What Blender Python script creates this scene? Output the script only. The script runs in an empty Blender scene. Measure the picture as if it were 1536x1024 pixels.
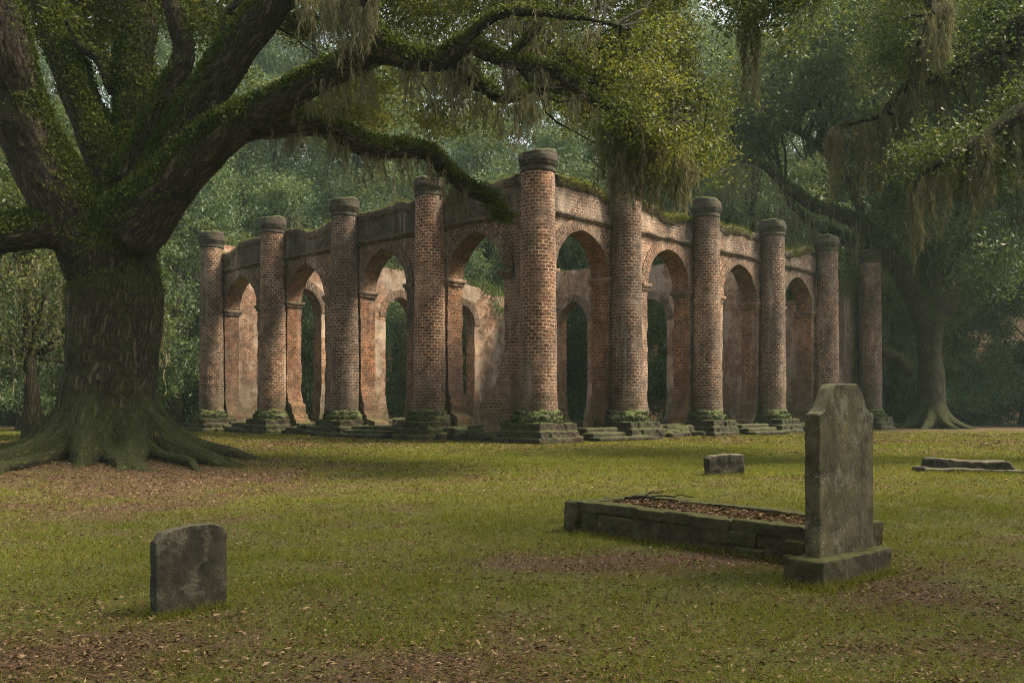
import bpy, math
import numpy as np
from mathutils import Vector

# ------------------------------------------------------------------ camera, light, exposure
scn = bpy.context.scene
COL = scn.collection
CAMH = 1.1
F = 1396.0                      # focal length in photo pixels (photo 1536 wide)
HZ = 612.0                      # horizon row in the photo
cam = bpy.data.cameras.new("camera")
cam.sensor_width = 36.0
cam.lens = F / 1536.0 * 36.0
cam.shift_y = (HZ - 512.0) / 1536.0
cam.clip_start = 0.05
cam.clip_end = 600.0
camo = bpy.data.objects.new("camera", cam)
camo.location = (0, 0, CAMH)
camo.rotation_euler = (math.pi / 2, 0, 0)
COL.objects.link(camo)
scn.camera = camo

SUN_EL, SUN_AZ = math.radians(52), math.radians(92)     # azimuth clockwise from +Y
w = bpy.data.worlds.new("World")
scn.world = w
w.use_nodes = True
wn = w.node_tree
bg = wn.nodes["Background"]
sky = wn.nodes.new("ShaderNodeTexSky")
sky.sky_type = 'NISHITA'
sky.sun_disc = False
sky.sun_elevation = SUN_EL
sky.sun_rotation = SUN_AZ
sky.air_density = 1.0
sky.dust_density = 3.0
hs = wn.nodes.new("ShaderNodeHueSaturation")        # thin bright overcast: little blue
hs.inputs["Saturation"].default_value = 0.30
wn.links.new(sky.outputs[0], hs.inputs["Color"])
wn.links.new(hs.outputs[0], bg.inputs[0])
bg.inputs[1].default_value = 0.138
sl = bpy.data.lights.new("sun", 'SUN')
sl.energy = 4.2
sl.angle = math.radians(13)
sl.color = (1.0, 0.88, 0.66)
so = bpy.data.objects.new("sun", sl)
sd = Vector((math.sin(SUN_AZ) * math.cos(SUN_EL), math.cos(SUN_AZ) * math.cos(SUN_EL), math.sin(SUN_EL)))
so.rotation_euler = sd.to_track_quat('Z', 'Y').to_euler()
so.location = (30, 0, 40)
COL.objects.link(so)

scn.view_settings.view_transform = 'Standard'
scn.view_settings.look = 'None'
scn.view_settings.exposure = 1.2
scn.view_settings.gamma = 1.0
scn.render.engine = 'CYCLES'
cy = scn.cycles
cy.max_bounces = 6
cy.diffuse_bounces = 3
cy.glossy_bounces = 2
cy.transmission_bounces = 3
cy.transparent_max_bounces = 6
cy.volume_bounces = 1
cy.filter_width = 1.05
cy.use_denoising = True
cy.denoising_prefilter = 'NONE'
cy.sample_clamp_indirect = 4.0

rng = np.random.default_rng(11)

# ------------------------------------------------------------------ numpy helpers
def at(px, py, Y):
    "photo pixel at a measured depth -> world point"
    return np.array([(px - 768.0) / F * Y, Y, CAMH + (HZ - py) / F * Y])

def _h(ix, iy, iz):
    n = (ix * 73856093) ^ (iy * 19349663) ^ (iz * 83492791)
    n = (n ^ (n >> 13)) * 1274126177
    n = n & 0xffffffff
    n = n ^ (n >> 16)
    return (n & 0xffff) / 32767.5 - 1.0

def vnoise(p):
    p = np.asarray(p, float)
    i = np.floor(p).astype(np.int64)
    f = p - i
    f = f * f * (3 - 2 * f)
    r = 0
    for dx in (0, 1):
        wx = f[:, 0] if dx else 1 - f[:, 0]
        for dy in (0, 1):
            wy = f[:, 1] if dy else 1 - f[:, 1]
            for dz in (0, 1):
                wz = f[:, 2] if dz else 1 - f[:, 2]
                r = r + wx * wy * wz * _h(i[:, 0] + dx, i[:, 1] + dy, i[:, 2] + dz)
    return r

def fbm(p, o=4):
    p = np.asarray(p, float)
    a, s, r = 1.0, 0.0, 0
    for k in range(o):
        r = r + a * vnoise(p * 2 ** k + 17.3 * k)
        s += a
        a *= 0.5
    return r / s

def p3(x, y, z=0.0):
    x = np.asarray(x, float)
    return np.stack([x, np.broadcast_to(y, x.shape), np.broadcast_to(z, x.shape)], -1)

def mesh_np(name, verts, quads=None, tris=None, uv=None, attrs=None, smooth=True):
    """uv is given per vertex; attrs: {name: per-vertex array (n,) or (n,3)}"""
    me = bpy.data.meshes.new(name)
    verts = np.ascontiguousarray(verts, dtype=np.float32)
    nq = 0 if quads is None else len(quads)
    nt = 0 if tris is None else len(tris)
    me.vertices.add(len(verts))
    me.vertices.foreach_set("co", verts.ravel())
    loops, starts = [], []
    if nq:
        loops.append(np.asarray(quads, np.int32).ravel())
        starts.append(np.arange(nq, dtype=np.int32) * 4)
    if nt:
        loops.append(np.asarray(tris, np.int32).ravel())
        starts.append(nq * 4 + np.arange(nt, dtype=np.int32) * 3)
    loops = np.concatenate(loops)
    me.loops.add(len(loops))
    me.loops.foreach_set("vertex_index", loops)
    me.polygons.add(nq + nt)
    me.polygons.foreach_set("loop_start", np.concatenate(starts))
    if smooth:
        me.polygons.foreach_set("use_smooth", np.ones(nq + nt, dtype=bool))
    if uv is not None:
        l = me.uv_layers.new(name="UVMap")
        l.data.foreach_set("uv", np.asarray(uv, np.float32)[loops].ravel())
    for k, v in (attrs or {}).items():
        v = np.asarray(v, np.float32)
        if v.ndim == 1:
            me.attributes.new(k, 'FLOAT', 'POINT').data.foreach_set("value", v)
        else:
            me.attributes.new(k, 'FLOAT_VECTOR', 'POINT').data.foreach_set("vector", v.ravel())
    me.update()
    return me

def obj(name, me, mat=None, parent=None, loc=None, rotz=None, label=None, cat=None, group=None, kind=None):
    o = bpy.data.objects.new(name, me)
    COL.objects.link(o)
    if mat is not None and me is not None and not me.materials:
        me.materials.append(mat)
    if parent is not None:
        o.parent = parent
    if loc is not None:
        o.location = loc
    if rotz is not None:
        o.rotation_euler = (0, 0, rotz)
    tag(o, label, cat, group, kind)
    return o

def tag(o, label=None, cat=None, group=None, kind=None):
    if label: o["label"] = label
    if cat: o["category"] = cat
    if group: o["group"] = group
    if kind: o["kind"] = kind

def copy_tree(o, parent=None, loc=None, rotz=None, scale=None, label=None, group=None):
    c = o.copy()
    COL.objects.link(c)
    if parent is not None: c.parent = parent
    if loc is not None: c.location = loc
    if rotz is not None: c.rotation_euler = (0, 0, rotz)
    if scale is not None: c.scale = scale
    if label: c["label"] = label
    if group: c["group"] = group
    for ch in list(o.children):
        copy_tree(ch, c)
    return c

class Geo:
    "collects grids and loose faces into ONE mesh"
    def __init__(self):
        self.v, self.q, self.t, self.u, self.n = [], [], [], [], 0
    def add(self, v, q=None, t=None, uv=None):
        v = np.asarray(v, float)
        self.v.append(v)
        if q is not None and len(q): self.q.append(np.asarray(q) + self.n)
        if t is not None and len(t): self.t.append(np.asarray(t) + self.n)
        self.u.append(np.zeros((len(v), 2)) if uv is None else np.asarray(uv, float))
        self.n += len(v)
    def grid(self, P, UV=None, flip=False, wrap=False):
        P = np.asarray(P, float)
        r, c = P.shape[:2]
        idx = np.arange(r * c).reshape(r, c)
        a, b, d, e = idx[:-1, :-1], idx[:-1, 1:], idx[1:, 1:], idx[1:, :-1]
        q = np.stack([a, b, d, e], -1).reshape(-1, 4)
        if flip: q = q[:, ::-1]
        self.add(P.reshape(-1, 3), q, None, None if UV is None else np.asarray(UV).reshape(-1, 2))
    def box(self, c, s, rot=0.0):
        c = np.asarray(c, float)
        s = np.asarray(s, float) / 2
        k = np.array([[-1,-1,-1],[1,-1,-1],[1,1,-1],[-1,1,-1],[-1,-1,1],[1,-1,1],[1,1,1],[-1,1,1]]) * s
        cr, sr = math.cos(rot), math.sin(rot)
        k = np.stack([k[:,0]*cr - k[:,1]*sr, k[:,0]*sr + k[:,1]*cr, k[:,2]], -1) + c
        self.add(k, [[0,3,2,1],[4,5,6,7],[0,1,5,4],[1,2,6,5],[2,3,7,6],[3,0,4,7]])
    def out(self, disp=None):
        v = np.concatenate(self.v)
        if disp: v = disp(v)
        return v, (np.concatenate(self.q) if self.q else None), (np.concatenate(self.t) if self.t else None), np.concatenate(self.u)
    def mesh(self, name, disp=None, smooth=True):
        v, q, t, u = self.out(disp)
        return mesh_np(name, v, q, t, u, None, smooth)

def catmull(pts, step):
    pts = np.asarray(pts, float)
    P = np.vstack([2 * pts[0] - pts[1], pts, 2 * pts[-1] - pts[-2]])
    out = []
    for i in range(1, len(P) - 2):
        d = np.linalg.norm(P[i + 1, :3] - P[i, :3])
        n = max(2, int(d / step))
        t = np.linspace(0, 1, n, endpoint=False)[:, None]
        a, b, c, e = P[i - 1], P[i], P[i + 1], P[i + 2]
        out.append(0.5 * (2 * b + (c - a) * t + (2 * a - 5 * b + 4 * c - e) * t**2 + (3 * b - a - 3 * c + e) * t**3))
    out.append(pts[-1:])
    return np.vstack(out)

def tube(geo, pts, rad, seg=8, cap=True):
    "swept tube into geo; pts (n,3), rad (n,)"
    pts = np.asarray(pts, float)
    n = len(pts)
    T = np.gradient(pts, axis=0)
    T /= np.linalg.norm(T, axis=1)[:, None] + 1e-9
    ref = np.array([0, 0, 1.0]) if abs(T[0, 2]) < 0.9 else np.array([1.0, 0, 0])
    U = np.zeros_like(pts)
    u = np.cross(T[0], ref); u /= np.linalg.norm(u)
    for i in range(n):
        u = u - T[i] * np.dot(u, T[i])
        u /= np.linalg.norm(u) + 1e-9
        U[i] = u
    V = np.cross(T, U)
    a = np.linspace(0, 2 * math.pi, seg, endpoint=False)
    ring = np.cos(a)[None, :, None] * U[:, None] + np.sin(a)[None, :, None] * V[:, None]
    P = pts[:, None] + ring * np.asarray(rad)[:, None, None]
    idx = np.arange(n * seg).reshape(n, seg)
    nx = np.roll(idx, -1, axis=1)
    q = np.stack([idx[:-1], nx[:-1], nx[1:], idx[1:]], -1).reshape(-1, 4)
    v = P.reshape(-1, 3)
    t = None
    if cap:
        v = np.vstack([v, pts[0] - T[0] * rad[0] * 0.3, pts[-1] + T[-1] * rad[-1] * 0.6])
        c0, c1 = n * seg, n * seg + 1
        t = np.vstack([np.stack([np.full(seg, c0), nx[0], idx[0]], -1), np.stack([np.full(seg, c1), idx[-1], nx[-1]], -1)])
    geo.add(v, q, t)

def remesh(me, voxel, smooth_iter=0):
    "voxel-remeshed copy of a closed mesh, as numpy"
    o = bpy.data.objects.new("remesh_tmp", me)
    COL.objects.link(o)
    m = o.modifiers.new("r", 'REMESH')
    m.mode = 'VOXEL'
    m.voxel_size = voxel
    if smooth_iter:
        s = o.modifiers.new("s", 'SMOOTH')
        s.factor = 0.5
        s.iterations = smooth_iter
    dg = bpy.context.evaluated_depsgraph_get()
    dg.update()
    r = bpy.data.meshes.new_from_object(o.evaluated_get(dg))
    nv = len(r.vertices)
    v = np.empty(nv * 3, np.float32); r.vertices.foreach_get("co", v)
    nrm = np.empty(nv * 3, np.float32); r.vertices.foreach_get("normal", nrm)
    ls = np.empty(len(r.polygons), np.int32); r.polygons.foreach_get("loop_total", ls)
    li = np.empty(len(r.loops), np.int32); r.loops.foreach_get("vertex_index", li)
    q = li.reshape(-1, 4) if (ls == 4).all() else None
    if q is None:
        st = np.concatenate([[0], np.cumsum(ls)[:-1]])
        q = np.stack([li[st], li[st + 1], li[st + 2], li[np.where(ls == 4, st + 3, st + 2)]], -1)
    bpy.data.objects.remove(o)
    bpy.data.meshes.remove(r)
    return v.reshape(-1, 3).astype(float), nrm.reshape(-1, 3).astype(float), q

def rough_solid(name, geo, voxel, amp, freq, smooth_iter=2, chips=0.0):
    "weathered solid: remesh, round off, and displace along the normals"
    me = geo.mesh(name + "_src", smooth=False)
    v, n, q = remesh(me, voxel, smooth_iter)
    bpy.data.meshes.remove(me)
    off = float(rng.uniform(0, 50))
    d = amp * fbm(v * freq + off, 4)
    if chips:
        c = fbm(v * freq * 0.45 + off + 9, 3)
        d -= chips * np.clip(c - 0.25, 0, 1)
    return mesh_np(name, v + n * d[:, None], q)

# ------------------------------------------------------------------ materials
class NT:
    def __init__(self, name):
        self.m = bpy.data.materials.new(name)
        self.m.use_nodes = True
        self.t = self.m.node_tree
        self.b = self.t.nodes["Principled BSDF"]
        self.b.inputs["Roughness"].default_value = 0.9
        self.b.inputs["Specular IOR Level"].default_value = 0.25
        self.out = self.t.nodes["Material Output"]
    def n(self, typ, **kw):
        nd = self.t.nodes.new("ShaderNode" + typ)
        for k, v in kw.items():
            if k[0] == "_": setattr(nd, k[1:], v)
            else:
                s = nd.inputs[int(k[1:])] if k[0] == "i" and k[1:].isdigit() else nd.inputs[k.replace("_", " ")]
                if isinstance(v, bpy.types.NodeSocket): self.t.links.new(v, s)
                else: s.default_value = v
        return nd
    def link(self, a, b): self.t.links.new(a, b)
    def noise(self, vec, scale, detail=4, rough=0.55):
        return self.n("TexNoise", Vector=vec, Scale=scale, Detail=detail, Roughness=rough).outputs[0]
    def ramp(self, fac, *stops):
        r = self.n("ValToRGB", Fac=fac)
        e = r.color_ramp.elements
        while len(e) < len(stops): e.new(0.5)
        for k, (p, c) in enumerate(stops):
            e[k].position = p
            e[k].color = (c, c, c, 1) if np.isscalar(c) else (*c, 1)
        return r.outputs[0]
    def mix(self, fac, a, b, mode='MIX'):
        m = self.n("MixRGB", _blend_type=mode)
        for s, v in zip(m.inputs, (fac, a, b)):
            if isinstance(v, bpy.types.NodeSocket): self.link(v, s)
            elif np.isscalar(v): s.default_value = v if s.type == 'VALUE' else (v, v, v, 1)
            else: s.default_value = (*v, 1)
        return m.outputs[0]
    def math(self, op, a, b=0.0, clamp=False):
        m = self.n("Math", _operation=op, _use_clamp=clamp)
        for s, v in zip(m.inputs, (a, b)):
            if isinstance(v, bpy.types.NodeSocket): self.link(v, s)
            else: s.default_value = v
        return m.outputs[0]
    def bump(self, h, strength=0.6, dist=0.03):
        bp = self.n("Bump", Strength=strength, Distance=dist, Height=h)
        self.link(bp.outputs[0], self.b.inputs["Normal"])
        return bp
    def color(self, c): self.link(c, self.b.inputs["Base Color"])
    def geo(self): return self.n("NewGeometry")
    def attr(self, name): return self.n("Attribute", _attribute_name=name)

def mat_brick(name, c1, c2, mortar, bw=0.215, rh=0.108, ms=0.013, grime=0.5, plaster=0.0, moss=0.5, pale=0.3):
    k = NT(name)
    uv = k.n("UVMap").outputs[0]
    g = k.geo()
    pos = g.outputs["Position"]
    wob = k.n("VectorMath", _operation='SUBTRACT', i0=k.n("TexNoise", Vector=uv, Scale=2.3, Detail=4.0).outputs[1], i1=(0.5, 0.5, 0.5)).outputs[0]
    wob = k.n("VectorMath", _operation='SCALE', i0=wob, Scale=0.13).outputs[0]
    wob2 = k.n("VectorMath", _operation='SUBTRACT', i0=k.n("TexNoise", Vector=uv, Scale=16.0, Detail=2.0).outputs[1], i1=(0.5, 0.5, 0.5)).outputs[0]
    wob2 = k.n("VectorMath", _operation='SCALE', i0=wob2, Scale=0.055).outputs[0]
    vec = k.n("VectorMath", _operation='ADD', i0=uv, i1=wob).outputs[0]
    vec = k.n("VectorMath", _operation='ADD', i0=vec, i1=wob2).outputs[0]
    br = k.n("TexBrick", Vector=vec, Color1=(*c1, 1), Color2=(*c2, 1), Mortar=(*mortar, 1), Scale=1.0)
    br.inputs["Mortar Size"].default_value = ms
    br.inputs["Mortar Smooth"].default_value = 0.25
    br.inputs["Bias"].default_value = 0.0
    br.inputs["Brick Width"].default_value = bw
    br.inputs["Row Height"].default_value = rh
    c = br.outputs[0]
    fac = br.outputs[1]
    lost = k.ramp(k.noise(pos, 1.7, 6, 0.7), (0.44, 0.0), (0.6, 1.0))
    c = k.mix(k.math('MULTIPLY', k.math('MULTIPLY', lost, fac), 0.6), c, (0.05, 0.035, 0.024))
    # brick-scale value changes
    n1 = k.noise(pos, 5.0, 5)
    c = k.mix(1.0, c, k.ramp(n1, (0.30, 0.55), (0.70, 1.35)), 'MULTIPLY')
    # lime wash / old mortar bloom
    n2 = k.noise(pos, 0.9, 6, 0.65)
    c = k.mix(k.math('MULTIPLY', k.ramp(n2, (0.50, 0.0), (0.68, 1.0)), pale), c, (0.36, 0.30, 0.235))
    if plaster > 0:
        n3 = k.noise(k.n("VectorMath", _operation='ADD', i0=pos, i1=(7.7, 3.1, 0.4)).outputs[0], 0.55, 7, 0.6)
        pf = k.ramp(n3, (0.62 - plaster * 0.28, 0.0), (0.66 - plaster * 0.28, 1.0))
        pc = k.mix(k.noise(pos, 3.0, 6), (0.46, 0.40, 0.32), (0.16, 0.12, 0.085))
        c = k.mix(k.math('MULTIPLY', pf, 0.85), c, pc)
    big = k.noise(k.n("VectorMath", _operation='MULTIPLY', i0=pos, i1=(1.0, 1.0, 0.6)).outputs[0], 0.5, 4, 0.6)
    c = k.mix(1.0, c, k.ramp(big, (0.3, (0.55, 0.55, 0.58)), (0.7, (1.5, 1.38, 1.28))), 'MULTIPLY')
    oi = k.n("ObjectInfo").outputs["Random"]
    c = k.mix(1.0, c, k.ramp(oi, (0.0, (0.78, 0.80, 0.84)), (0.5, (1.0, 0.98, 0.95)), (1.0, (1.22, 1.12, 1.05))), 'MULTIPLY')
    sv = k.n("VectorMath", _operation='MULTIPLY', i0=pos, i1=(2.6, 2.6, 0.22)).outputs[0]
    c = k.mix(k.math('MULTIPLY', k.ramp(k.noise(sv, 1.0, 6, 0.7), (0.56, 0.0), (0.70, 1.0)), 0.55), c, (0.33, 0.275, 0.215))
    damp = k.math('MULTIPLY', k.math('SUBTRACT', k.math('ADD', 1.7, k.math('MULTIPLY', k.noise(pos, 0.8, 5), 2.2)), k.n("SeparateXYZ", Vector=pos).outputs[2]), 0.6, True)
    c = k.mix(k.math('MULTIPLY', damp, k.ramp(k.noise(pos, 3.1, 5, 0.7), (0.35, 0.25), (0.65, 0.85))), c, (0.05, 0.036, 0.022))
    # soot and lichen stains, with long drips
    dv = k.n("VectorMath", _operation='MULTIPLY', i0=pos, i1=(1.6, 1.6, 0.35)).outputs[0]
    n4 = k.noise(dv, 1.0, 6, 0.65)
    c = k.mix(k.math('MULTIPLY', k.ramp(n4, (0.46, 0.0), (0.66, 1.0)), grime), c, (0.035, 0.028, 0.02))
    # moss creeping up from the ground and over flat tops
    sz = k.n("SeparateXYZ", Vector=pos).outputs[2]
    low = k.math('MULTIPLY', k.math('SUBTRACT', 1.6, sz), 0.7, True)
    mm = k.math('MULTIPLY', low, k.ramp(k.noise(pos, 2.2, 6, 0.7), (0.42, 0.0), (0.58, 1.0)))
    up = k.ramp(k.n("SeparateXYZ", Vector=g.outputs["Normal"]).outputs[2], (0.45, 0.0), (0.75, 1.0))
    mm = k.math('MAXIMUM', k.math('MULTIPLY', mm, moss), k.math('MULTIPLY', up, k.ramp(k.noise(pos, 3.0, 5), (0.35, 0.2), (0.6, 1.0))))
    c = k.mix(mm, c, k.mix(k.noise(pos, 9.0, 3), (0.035, 0.05, 0.010), (0.10, 0.11, 0.022)))
    k.color(c)
    h = k.math('SUBTRACT', k.math('MULTIPLY', k.noise(pos, 14.0, 5), 0.55), fac)
    h = k.math('ADD', h, k.math('MULTIPLY', n1, 0.6))
    k.bump(h, 0.9, 0.03)
    return k.m

def mat_stone(name, dark, light, green, gfac=0.5, lichen=0.3, scale=4.0, top=None):
    k = NT(name)
    g = k.geo()
    pos = k.n("TexCoord").outputs["Object"]
    n1 = k.noise(pos, scale, 8, 0.65)
    c = k.mix(k.ramp(n1, (0.32, 0.0), (0.68, 1.0)), dark, light)
    st = k.n("VectorMath", _operation='MULTIPLY', i0=pos, i1=(7.0, 7.0, 1.3)).outputs[0]
    c = k.mix(k.math('MULTIPLY', k.ramp(k.noise(st, 1.0, 5, 0.6), (0.45, 0.0), (0.7, 1.0)), 0.6), c, [x * 0.4 for x in dark])
    c = k.mix(k.math('MULTIPLY', k.ramp(k.noise(pos, scale * 0.6, 6, 0.7), (0.45, 0.0), (0.62, 1.0)), gfac), c, green)
    vo = k.n("TexVoronoi", Vector=pos, Scale=scale * 6)
    sp = k.math('MULTIPLY', k.ramp(vo.outputs[0], (0.12, 1.0), (0.26, 0.0)), k.ramp(k.noise(pos, scale * 0.9, 4), (0.52, 0.0), (0.6, 1.0)))
    c = k.mix(k.math('MULTIPLY', sp, lichen), c, (0.30, 0.29, 0.22))
    pm = k.ramp(k.noise(k.n("VectorMath", _operation='ADD', i0=pos, i1=(3.3, 8.1, 1.7)).outputs[0], scale * 1.1, 9, 0.72), (0.555, 0.0), (0.60, 1.0))
    c = k.mix(k.math('MULTIPLY', pm, lichen * 0.75), c, k.mix(k.noise(pos, scale * 9, 4), (0.10, 0.095, 0.06), (0.24, 0.22, 0.15)))
    if top is not None:
        up = k.ramp(k.n("SeparateXYZ", Vector=g.outputs["Normal"]).outputs[2], (0.35, 0.0), (0.8, 1.0))
        up = k.math('MULTIPLY', up, k.ramp(k.noise(pos, scale * 1.5, 5, 0.7), (0.3, 0.25), (0.6, 1.0)))
        c = k.mix(up, c, top)
    k.color(c)
    h = k.math('ADD', k.noise(pos, scale * 2.5, 8, 0.7), k.math('MULTIPLY', k.noise(pos, scale * 14, 4, 0.7), 0.35))
    k.bump(h, 0.8, 0.02)
    return k.m

def mat_leaf(name, c1, c2, c3=None, trans=0.35, rough=0.5, spec=0.35):
    k = NT(name)
    a = k.attr("tone").outputs["Fac"]
    if c3 is None: c = k.ramp(a, (0.0, c1), (1.0, c2))
    else: c = k.ramp(a, (0.0, c1), (0.72, c2), (1.0, c3))
    k.color(c)
    k.b.inputs["Roughness"].default_value = rough
    k.b.inputs["Specular IOR Level"].default_value = spec
    tr = k.n("BsdfTranslucent", Color=k.mix(1.0, c, (1.25, 1.2, 0.7), 'MULTIPLY'))
    ms = k.n("MixShader", Fac=trans)
    k.link(k.b.outputs[0], ms.inputs[1])
    k.link(tr.outputs[0], ms.inputs[2])
    k.link(ms.outputs[0], k.out.inputs[0])
    return k.m

def mat_bark(name, attr=True, moss=0.6, dark=(0.022, 0.015, 0.010), light=(0.10, 0.072, 0.046), lowmoss=0.0):
    k = NT(name)
    g = k.geo()
    pos = g.outputs["Position"]
    vec = k.attr("bark").outputs["Vector"] if attr else k.n("VectorMath", _operation='MULTIPLY', i0=k.n("TexCoord").outputs["Object"], i1=(1.0, 1.0, 0.22)).outputs[0]
    r1 = k.noise(vec, 12.0, 6, 0.65)
    ridge = k.math('ABSOLUTE', k.math('SUBTRACT', r1, 0.5))
    rr = k.ramp(ridge, (0.0, 0.0), (0.11, 1.0))
    c = k.mix(rr, dark, light)
    c = k.mix(1.0, c, k.ramp(k.noise(pos, 1.4, 5), (0.3, 0.6), (0.7, 1.25)), 'MULTIPLY')
    nz = k.n("SeparateXYZ", Vector=g.outputs["Normal"]).outputs[2]
    nn = k.noise(pos, 2.5, 6, 0.7)
    up = k.math('ADD', k.math('MULTIPLY', nz, 0.55), k.math('MULTIPLY', nn, 1.0))
    mf = k.ramp(up, (0.48, 0.0), (0.66, 1.0))
    if lowmoss:
        sz = k.n("SeparateXYZ", Vector=pos).outputs[2]
        low = k.math('MULTIPLY', k.math('SUBTRACT', 2.6, sz), 0.42, True)
        lm = k.ramp(k.math('ADD', k.math('MULTIPLY', low, 0.45), k.math('MULTIPLY', nn, 0.8)), (0.50, 0.0), (0.66, 1.0))
        mf = k.math('MAXIMUM', mf, k.math('MULTIPLY', lm, lowmoss))
    mc = k.mix(k.noise(pos, 12.0, 4), (0.026, 0.033, 0.006), (0.085, 0.092, 0.017))
    c = k.mix(k.math('MULTIPLY', mf, moss), c, mc)
    k.color(c)
    h = k.math('ADD', rr, k.math('MULTIPLY', k.noise(pos, 28.0, 4, 0.7), 0.5))
    k.bump(h, 1.0, 0.07)
    return k.m

BRICK = mat_brick("red_brick", (0.085, 0.034, 0.016), (0.20, 0.085, 0.040), (0.28, 0.205, 0.135), grime=0.4, pale=0.2)
BRICK_L = mat_brick("weathered_shaded_brick", (0.05, 0.028, 0.019), (0.125, 0.066, 0.042), (0.29, 0.23, 0.165), ms=0.015, grime=0.8, pale=0.3)  # real grime, laid on heavier to put the left front's shade into the colour
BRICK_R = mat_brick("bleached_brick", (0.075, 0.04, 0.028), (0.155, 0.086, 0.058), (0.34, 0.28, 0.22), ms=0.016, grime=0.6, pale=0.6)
BRICK_P = mat_brick("limewashed_brick", (0.11, 0.058, 0.036), (0.20, 0.11, 0.068), (0.34, 0.28, 0.21), grime=0.4, pale=0.85, plaster=0.36)
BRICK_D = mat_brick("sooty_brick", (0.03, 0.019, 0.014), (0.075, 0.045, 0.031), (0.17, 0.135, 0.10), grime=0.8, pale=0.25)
RING = mat_brick("arch_brick", (0.06, 0.032, 0.021), (0.13, 0.072, 0.046), (0.28, 0.22, 0.155), grime=0.55, pale=0.4)
BRICK_C = mat_brick("column_brick", (0.052, 0.027, 0.017), (0.135, 0.068, 0.041), (0.36, 0.28, 0.20), ms=0.016, grime=0.6, pale=0.3, moss=0.4)
CAPST = mat_stone("capital_stone", (0.016, 0.012, 0.009), (0.075, 0.052, 0.036), (0.03, 0.035, 0.01), 0.4, 0.15, 4.0, top=(0.07, 0.085, 0.018))
PLINTH = mat_stone("plinth_stone", (0.012, 0.009, 0.006), (0.058, 0.038, 0.024), (0.026, 0.031, 0.007), 0.7, 0.1, 2.4, top=(0.05, 0.058, 0.014))
MOSSY = mat_stone("mossy_stone", (0.03, 0.03, 0.015), (0.09, 0.075, 0.045), (0.05, 0.066, 0.012), 0.85, 0.1, 3.0, top=(0.055, 0.075, 0.013))
GRAVE = mat_stone("grave_stone", (0.012, 0.010, 0.005), (0.125, 0.105, 0.053), (0.055, 0.052, 0.011), 0.55, 0.6, 6.0, top=(0.16, 0.14, 0.075))
GRAVE_D = mat_stone("dark_grave_stone", (0.011, 0.009, 0.006), (0.062, 0.051, 0.031), (0.024, 0.024, 0.008), 0.5, 0.35, 8.0, top=(0.11, 0.095, 0.06))
CURB = mat_stone("curb_stone", (0.016, 0.012, 0.006), (0.07, 0.054, 0.025), (0.034, 0.036, 0.008), 0.6, 0.2, 7.0, top=(0.085, 0.085, 0.02))
BARK = mat_bark("oak_bark", lowmoss=0.24, moss=0.78)
BARK_F = mat_bark("far_bark", attr=False, moss=0.35)
TWIG = mat_bark("twig_bark", attr=False, moss=0.3, dark=(0.012, 0.009, 0.006), light=(0.04, 0.03, 0.02))
LEAF_OAK = mat_leaf("oak_leaf", (0.052, 0.072, 0.014), (0.128, 0.142, 0.030), (0.23, 0.215, 0.042), 0.5)
LEAF_R = mat_leaf("right_oak_leaf", (0.04, 0.065, 0.022), (0.095, 0.12, 0.035), (0.20, 0.18, 0.04), 0.45)
LEAF_F = mat_leaf("forest_leaf", (0.05, 0.085, 0.04), (0.115, 0.155, 0.062), (0.20, 0.21, 0.075), 0.4)
LEAF_U = mat_leaf("undergrowth_leaf", (0.018, 0.034, 0.014), (0.045, 0.07, 0.024), None, 0.25)
BASEMOSS = mat_leaf("stone_moss", (0.016, 0.024, 0.005), (0.055, 0.065, 0.012), None, 0.2, 0.8, 0.1)
MOSSLEAF = mat_leaf("limb_moss", (0.028, 0.044, 0.006), (0.125, 0.15, 0.02), None, 0.3, 0.7, 0.2)
SPANISH = mat_leaf("spanish_moss", (0.10, 0.094, 0.055), (0.25, 0.228, 0.135), None, 0.3, 0.9, 0.1)
WALLMOSS = mat_leaf("wall_top_moss", (0.05, 0.062, 0.010), (0.155, 0.15, 0.028), None, 0.3, 0.8, 0.1)
GRASS = mat_leaf("grass_blade", (0.074, 0.092, 0.012), (0.185, 0.185, 0.027), (0.32, 0.26, 0.07), 0.4, 0.7, 0.1)
LITTER = mat_leaf("leaf_litter", (0.042, 0.024, 0.012), (0.125, 0.074, 0.036), (0.28, 0.195, 0.11), 0.1, 0.85, 0.1)

# ------------------------------------------------------------------ ground
OAK = np.array([-7.55, 17.5])
def gh(x, y):
    x = np.asarray(x, float); y = np.asarray(y, float)
    d = np.hypot(x - OAK[0], y - OAK[1])
    h = 0.30 * np.exp(-(d / 2.3) ** 2)
    h = h + 0.035 * fbm(p3(x * 0.35, y * 0.35, 3.0), 3) * np.clip(y / 6, 0.3, 1)
    hill = np.clip((y - 72) / 60, 0, 1)
    return h + 32 * hill * hill * (3 - 2 * hill)

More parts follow.
